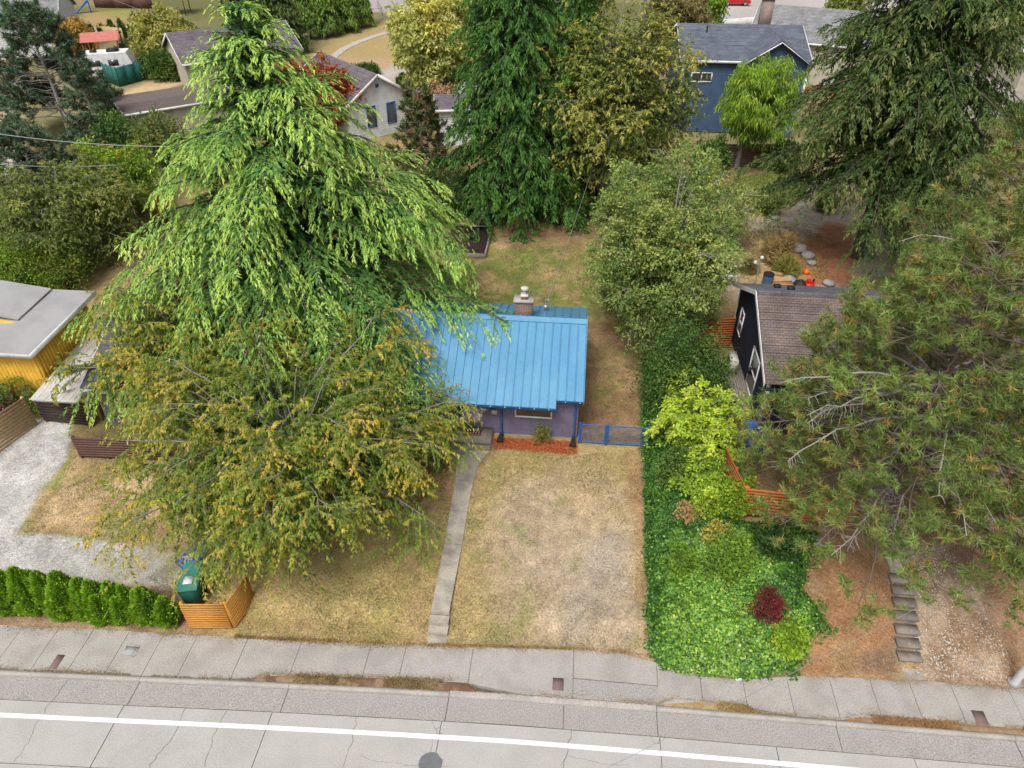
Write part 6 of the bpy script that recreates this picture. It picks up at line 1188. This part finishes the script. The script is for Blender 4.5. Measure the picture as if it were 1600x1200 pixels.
#@@PART4
# ------------------------------------------------------------------ ivy, litter, stones, tufts
IVP = np.array(gp([(1003, 560), (1001, 650), (1003, 780), (1008, 900), (1010, 1010), (1033, 1046), (1085, 1056), (1140, 1060), (1200, 1056), (1252, 1048), (1262, 1000), (1300, 985), (1285, 960), (1262, 925), (1262, 880), (1290, 832), (1240, 824), (1160, 815), (1150, 730), (1140, 640), (1125, 560)]))
def ivyh(x, y):
    s = poly_sd(IVP, x, y); e = sstep(-.05, .7, s)
    return ter(x, y) + e * (.12 + .62 * fbm(x, y, .8, 3, 31) + .26 * fbm(x, y, 2.6, 2, 33))
rg = RS(77); xa, xb = IVP[:, 0].min() - .4, IVP[:, 0].max() + .4; ya, yb = IVP[:, 1].min() - .4, IVP[:, 1].max() + .4
n = 180000; X = rg.uniform(xa, xb, n); Y = rg.uniform(ya, yb, n); s = poly_sd(IVP, X, Y) + (fbm(X, Y, 1.6, 3, 35) - .5) * np.where(X > 7.2, 1.5, .5); k = s > rg.uniform(-.02, .05, n); X, Y, s = X[k], Y[k], s[k]
e_ = .05; hh = ivyh(X, Y); dx = (ivyh(X + e_, Y) - hh) / e_; dy = (ivyh(X, Y + e_) - hh) / e_; N_ = norm(np.stack([-dx, -dy, np.ones_like(dx)], -1))
P = np.stack([X, Y, hh + rg.uniform(-.10, .03, len(X))], -1); D = norm(norm(rg.normal(size=(len(X), 3))) * .9 + N_ * .25 + np.array([0, -.3, -.1]))
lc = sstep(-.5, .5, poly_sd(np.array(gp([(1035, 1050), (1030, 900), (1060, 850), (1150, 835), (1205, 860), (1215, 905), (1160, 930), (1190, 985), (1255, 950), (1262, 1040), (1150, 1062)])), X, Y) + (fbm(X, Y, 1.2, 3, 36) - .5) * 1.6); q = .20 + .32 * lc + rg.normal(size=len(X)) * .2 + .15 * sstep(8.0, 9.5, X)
IVC = ((.02, .065, .012), (.05, .14, .02), (.12, .27, .035), (.27, .44, .06), (.50, .58, .10))
# leaves: rhombi lying along the slope, most of them facing up
b = NM(); Nn = norm(N_ + rg.normal(size=N_.shape) * .45); D = norm(D - Nn * (D * Nn).sum(1, keepdims=True)); Sd = np.cross(D, Nn); L_ = (.086 * rg.uniform(.6, 1.35, len(X)))[:, None]
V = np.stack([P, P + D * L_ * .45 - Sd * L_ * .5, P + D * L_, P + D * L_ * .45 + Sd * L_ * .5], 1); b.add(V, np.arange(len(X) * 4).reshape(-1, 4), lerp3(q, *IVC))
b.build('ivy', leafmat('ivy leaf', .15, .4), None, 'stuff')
gx_ = np.arange(xa, xb, .14); gy_ = np.arange(ya, yb, .14); X, Y = np.meshgrid(gx_, gy_); Z = ivyh(X, Y) - .10; s = poly_sd(IVP, X, Y); Z = np.where(s > -.02, Z, ter(X, Y) - .08); ny, nx = X.shape; I = np.arange(nx * ny).reshape(ny, nx)
F = np.stack([I[:-1, :-1], I[:-1, 1:], I[1:, 1:], I[1:, :-1]], -1).reshape(-1, 4); F = F[(s.ravel()[F] > -.05).all(1)]
b = NM(); b.add(np.stack([X, Y, Z], -1).reshape(-1, 3), F, (.035, .05, .015)); b.build('ivy_underlay', M_NEEDLE, None, 'stuff')  # dark under-sheet added beneath the leaves so no ground shows through
def scatter(name, mat_, poly_px, n, seed, L, Wd, cols, up=.3, tri=True, off=.0, poly=None, mask=None, zoff=.0, flat_=.0, avoid=()):
    rg = RS(seed); Pp = np.array(poly if poly is not None else gp(poly_px))[:, :2]; X = rg.uniform(Pp[:, 0].min(), Pp[:, 0].max(), n); Y = rg.uniform(Pp[:, 1].min(), Pp[:, 1].max(), n)
    k = poly_sd(Pp, X, Y) > 0
    if mask is not None: k &= mask(X, Y, rg)
    for av in avoid: k &= poly_sd(av, X, Y) < .02
    X, Y = X[k], Y[k]; P = np.stack([X, Y, ter(X, Y) + zoff], -1); D = norm(rg.normal(size=P.shape) * [1, 1, .3] + [0, 0, up]); b = NM()
    D[:, 2] = np.maximum(D[:, 2], .02); blades(b, P, D, L * rg.uniform(.5, 1.4, len(X)), Wd * rg.uniform(.7, 1.3, len(X)), lerp3(rg.rand(len(X)), *cols), rg, tri=tri, flatness=flat_); b.build(name, mat_, None, 'stuff')
HOUSEP = np.array([(-9, 23.9), (.7, 23.9), (.7, 30.5), (-9, 30.5)]); WALKP = np.array([(a, y) for a, c, y in WA] + [(c, y) for a, c, y in WA[::-1]]); WALKP = np.vstack([WALKP[:7], WALKP[7:]])
STEPP = np.array([(-5.4, 22.7), (-3.0, 22.7), (-3.0, 24), (-5.4, 24)]); WK2 = np.array([(-4.3, 13.8), (-3.58, 13.8), (-3.58, 14.8), (-4.3, 14.8)])
yard = [(225, 900), (330, 905), (420, 760), (560, 690), (700, 690), (903, 712), (1003, 700), (1008, 1015), (560, 1012), (372, 996)]
green = lambda X, Y, rg: sstep(.45, .62, fbm(X, Y, .8, 4, 301)) > rg.rand(len(X)) * 1.1
bare = lambda X, Y, rg: (1 - .85 * sstep(-.6, .6, poly_sd(np.array(gp([(770, 990), (770, 800), (830, 740), (985, 820), (1000, 1005)])), X, Y))) > rg.rand(len(X))
AV = (HOUSEP, WALKP, STEPP, WK2)
DRY = ((.30, .21, .10), (.42, .31, .15), (.50, .38, .20)); GRS = ((.10, .14, .025), (.19, .22, .045), (.32, .30, .09))
scatter('dry_grass', M_NEEDLE, yard, 85000, 201, .11, .02, DRY, .7, mask=bare, avoid=AV)
scatter('green_grass', M_NEEDLE, yard, 52000, 202, .11, .02, GRS, .9, mask=lambda X, Y, r: green(X, Y, r) & bare(X, Y, r), avoid=AV)
scatter('dry_grass', M_NEEDLE, [(40, 832), (110, 712), (330, 705), (330, 880), (230, 852)], 24000, 203, .08, .016, DRY, .7)
scatter('green_grass', M_NEEDLE, [(34, 838), (105, 712), (330, 705), (330, 880), (230, 856)], 16000, 204, .10, .02, GRS, .9, mask=green)
scatter('dry_grass', M_NEEDLE, [(690, 480), (740, 350), (900, 340), (950, 480), (1003, 690), (905, 690), (915, 470)], 26000, 205, .09, .02, ((.16, .10, .05), (.28, .19, .10), (.40, .30, .16)), .6, mask=bare, avoid=AV)
scatter('green_grass', M_NEEDLE, [(690, 480), (740, 385), (900, 385), (950, 480), (990, 640), (930, 640), (915, 470)], 40000, 206, .10, .024, ((.07, .12, .02), (.14, .2, .035), (.26, .26, .07)), .8, mask=green, avoid=AV)
scatter('green_grass', M_NEEDLE, [(1115, 285), (1245, 262), (1262, 300), (1240, 322), (1130, 316)], 14000, 231, .2, .05, ((.10, .17, .025), (.2, .28, .05), (.3, .3, .08)), .8)
scatter('dry_weeds', M_NEEDLE, [(1110, 335), (1170, 350), (1240, 345), (1295, 380), (1290, 440), (1150, 445)], 9000, 232, .22, .04, ((.3, .22, .08), (.45, .33, .13), (.22, .25, .07)), .8, mask=lambda X, Y, r: fbm(X, Y, .9, 3, 5) > .5)
scatter('bark_chips', mat('orange bark chips', (0, 0, 0), .9, .2, 5, 20, .2, attr=True), [(772, 685), (901, 691), (901, 710), (771, 700)], 7000, 207, .07, .03, ((.20, .045, .015), (.36, .09, .03), (.50, .17, .06)), .1, tri=False, zoff=.01)
scatter('bark_chips', MATS['orange bark chips'], [(560, 700), (690, 695), (712, 735), (690, 770), (620, 800), (575, 790)], 9000, 208, .07, .03, ((.16, .05, .02), (.32, .12, .05), (.40, .2, .1)), .1, tri=False, zoff=.01)
scatter('pine_needle_litter', MATS['orange bark chips'], [(1255, 1050), (1240, 840), (1330, 825), (1392, 900), (1400, 1050)], 26000, 209, .10, .012, ((.22, .11, .05), (.38, .21, .10), (.48, .34, .19)), .1, zoff=.008)
scatter('pine_needle_litter', MATS['orange bark chips'], [(1430, 1060), (1405, 830), (1650, 800), (1650, 1090)], 24000, 210, .09, .014, ((.28, .14, .07), (.42, .28, .18), (.5, .38, .26)), .1, zoff=.008)
def stones(name, label_kind, poly, n, seed, r0, r1, m, mask=None, avoid=()):
    rg = RS(seed); Pp = np.array(gp(poly))[:, :2]; X = rg.uniform(Pp[:, 0].min(), Pp[:, 0].max(), n * 3); Y = rg.uniform(Pp[:, 1].min(), Pp[:, 1].max(), n * 3); k = poly_sd(Pp, X, Y) > 0
    if mask is not None: k &= mask(X, Y, rg)
    X, Y = X[k][:n], Y[k][:n]; b = NM(); O = np.array([(1, 0, 0), (0, 1, 0), (-1, 0, 0), (0, -1, 0), (0, 0, 1), (0, 0, -1)], float); Fc = np.array([(0, 1, 4), (1, 2, 4), (2, 3, 4), (3, 0, 4), (1, 0, 5), (2, 1, 5), (3, 2, 5), (0, 3, 5)])
    r = rg.uniform(r0, r1, len(X)) ** 1.0; V = O[None] * (r[:, None, None] * rg.uniform(.6, 1.2, (len(X), 6, 1))) * [1, 1, .6]; a = rg.rand(len(X)) * 6.28; c, s_ = np.cos(a)[:, None], np.sin(a)[:, None]
    V = np.stack([V[..., 0] * c - V[..., 1] * s_, V[..., 0] * s_ + V[..., 1] * c, V[..., 2]], -1) + np.stack([X, Y, ter(X, Y) + r * .2], -1)[:, None]
    F = (Fc[None] + (np.arange(len(X)) * 6)[:, None, None]).reshape(-1, 3); b.add(V, F); b.build(name, m, None, 'stuff')
M_STONE = mat('pale pebble', (0.6, 0.56, 0.5), .9, .3, 2, 10, .2, col2=(.42, .38, .33))
stones('pebbles', '', [(1435, 1055), (1420, 860), (1480, 850), (1530, 930), (1600, 1065)], 1500, 301, .012, .045, M_STONE)
stones('pebbles', '', [(1435, 1055), (1425, 985), (1480, 985), (1560, 1060), (1500, 1066)], 220, 311, .015, .05, M_STONE)
stones('gravel', '', [(0, 880), (0, 740), (62, 672), (105, 700), (72, 760), (30, 836), (130, 842), (225, 862), (290, 880), (270, 905)], 3000, 302, .01, .024, mat('driveway stone', (0.42, 0.41, 0.39), .9, .3, 2, 10, .2))
stones('gravel', '', [(860, 1010), (860, 880), (930, 800), (985, 820), (998, 1010)], 1600, 303, .008, .022, M_STONE)
FALL = mat('fallen leaf', (0, 0, 0), .8, .1, 5, 20, 0, attr=True)
scatter('fallen_leaves', FALL, [(240, 960), (372, 990), (700, 985), (700, 720), (430, 700), (330, 880)], 1500, 220, .08, .05, ((.5, .34, .05), (.45, .2, .06), (.6, .45, .1)), .05, tri=False, zoff=.03, flat_=.9)
scatter('fallen_leaves', FALL, [(770, 375), (720, 480), (930, 470), (1000, 690), (905, 640), (925, 380)], 900, 221, .09, .05, ((.4, .2, .07), (.3, .12, .05), (.5, .33, .1)), .05, tri=False, zoff=.03, flat_=.9)
def weeds(name, x0, x1, n, seed, cols, f=lambda x: .3, L=.09):
    rg = RS(seed); X = rg.uniform(x0, x1, n); cl = fbm(X, X * 0, 1.4, 2, seed); k = cl > .45 + .12 * rg.rand(n); X = X[k]; lo = yc(X) + .14; hi = np.array([float(lowd(x)) for x in X]) + .05; Y = lo + (hi - lo) * rg.rand(len(X)); P = np.stack([X, Y, 0 * X + .0], -1)
    D = norm(rg.normal(size=P.shape) + [0, 0, .9]); b = NM(); blades(b, P, D, L * rg.uniform(.5, 1.4, len(X)), .022, lerp3(rg.rand(len(X)), *cols), rg, tri=True); b.build(name, M_NEEDLE, None, 'stuff')
weeds('verge_weeds', -9.6, -2.4, 5200, 401, ((.12, .16, .03), (.33, .25, .10), (.25, .13, .06)))
weeds('verge_weeds', 3.8, 6.6, 3200, 402, ((.16, .18, .04), (.42, .28, .10), (.5, .3, .12)))
weeds('verge_weeds', 9.4, 16, 6000, 403, ((.34, .18, .07), (.42, .26, .11), (.26, .14, .06)))
weeds('verge_weeds', -19, -9.6, 1500, 404, ((.16, .15, .05), (.36, .27, .12)), L=.05)
rg = RS(19); b = NM(); n = 26000; X = rg.uniform(-22, 18, n); dd_ = rg.exponential(.07, n); fr_ = rg.rand(n) < .5; Y = np.where(fr_, ys(X) - .01 - dd_, np.array([float(lowd(x)) for x in X]) + .01 + dd_ * .8); k = (fbm(X, Y, 1.1, 3, 81) > .35 + .25 * rg.rand(n)) & (Y < ys(X) - .005); X, Y = X[k], Y[k]
P = np.stack([X, Y, 0 * X + .009], -1); blades(b, P, norm(rg.normal(size=P.shape) * [1, 1, .05] + [0, 0, .03]), .035 * rg.uniform(.5, 1.6, len(X)), .02, lerp3(rg.rand(len(X)), (.13, .10, .07), (.24, .19, .12), (.36, .25, .14)), rg, flatness=2.5); b.build('pavement_litter', FALL, None, 'stuff')
rg = RS(9); b = NM(); X = rg.uniform(-11, 3.3, 9000); k = fbm(X, X * 0, .9, 3, 71) > .3 + .3 * rg.rand(9000); X = X[k]; P = np.stack([X, ys(X) + rg.normal(size=len(X)) * .035 + .03, 0 * X + .01], -1)
blades(b, P, norm(rg.normal(size=P.shape) + [0, -.5, .7]), .07, .018, lerp3(rg.rand(len(X)), (.2, .19, .05), (.42, .28, .13), (.45, .25, .12)), rg, tri=True); b.build('edge_grass', M_NEEDLE, None, 'stuff')
# grey rocks in the upper garden
M_ROCK = mat('grey rock', (0.34, 0.33, 0.32), .95, .3, 2, 10, .6, col2=(.24, .23, .22))
for k, (px, py, r, lab) in enumerate([(1246, 392, .55, 'pale grey boulder among straw grass behind the navy house'), (1262, 402, .42, 'darker rock just right of the pale grey boulder'), (1268, 413, .3, 'small rock nearest the red-brown needle bed'),
        (1211, 343, .3, 'small white rock on the upper garden bed edge'), (1294, 445, .35, 'pale stone by the red can behind the navy house'), (1100, 345, .5, 'dark stone on the gravel below the bronze tree'), (1180, 325, .45, 'mossy rock on the rim of the upper grass'), (1150, 330, .4, 'grey rock on the rim left of the mossy rock')]):
    sack('rock', lab, 'rock', px, py, r, r * .9, M_ROCK, 60 + k)


rg = RS(90); n = 900; X = -9 + 7.5 * rg.rand(n) ** 1.3; Y = 23.3 + 6.4 * rg.rand(n); Z = np.array([roofz(y) for y in Y]) + .012
b = NM(); blades(b, np.stack([X, Y, Z], -1), norm(rg.normal(size=(n, 3)) * [1, 1, 0] + [0, 0, .02]), .07 * rg.uniform(.5, 1.5, n), .025, lerp3(rg.rand(n), (.25, .16, .05), (.4, .28, .08), (.16, .2, .05)), rg, flatness=3.0); b.build('roof_litter', FALL, None, 'stuff')
for k, (px, py, ap, hw, c_, lab_) in enumerate([(1135, 900, 845, 40, (GRN_[2], (.2, .34, .04), LIME[1]), 'leafy green mound rising from the middle of the ivy bank'), (1062, 895, 862, 26, (GRN_[2], (.2, .34, .04), LIME[1]), 'low leafy mound at the drive side of the ivy bank'),
        (1205, 868, 826, 34, (GRN_[0], GRN_[1], GRN_[3]), 'deep green leafy mound under the red cedar enclosure'), (1150, 800, 748, 26, (LIME[0], LIME[1], ORG[1]), 'lime and amber vine clump at the left end of the red cedar enclosure'),
        (1225, 1010, 985, 30, (LIME[0], LIME[1], LIME[2]), 'yellow-green creeping patch below the burgundy maple mound'), (1045, 760, 700, 26, (GRN_[1], GRN_[2], GRN_[3]), 'dark leafy mound between the lime bushes and the dry yard'),
        (1200, 335, 300, 22, (GRN_[1], GRN_[3], OLV[2]), 'small green shrub on the upper garden lawn'), (1140, 350, 318, 20, (OLV[1], OLV[2], ORG[1]), 'brownish shrub at the left of the garden gravel')]):
    shrub(lab_, (px, py), ap, hw, 130 + k, c_, n=3600 if py > 500 else 2200, bl=(.12, .08), sprays=26)
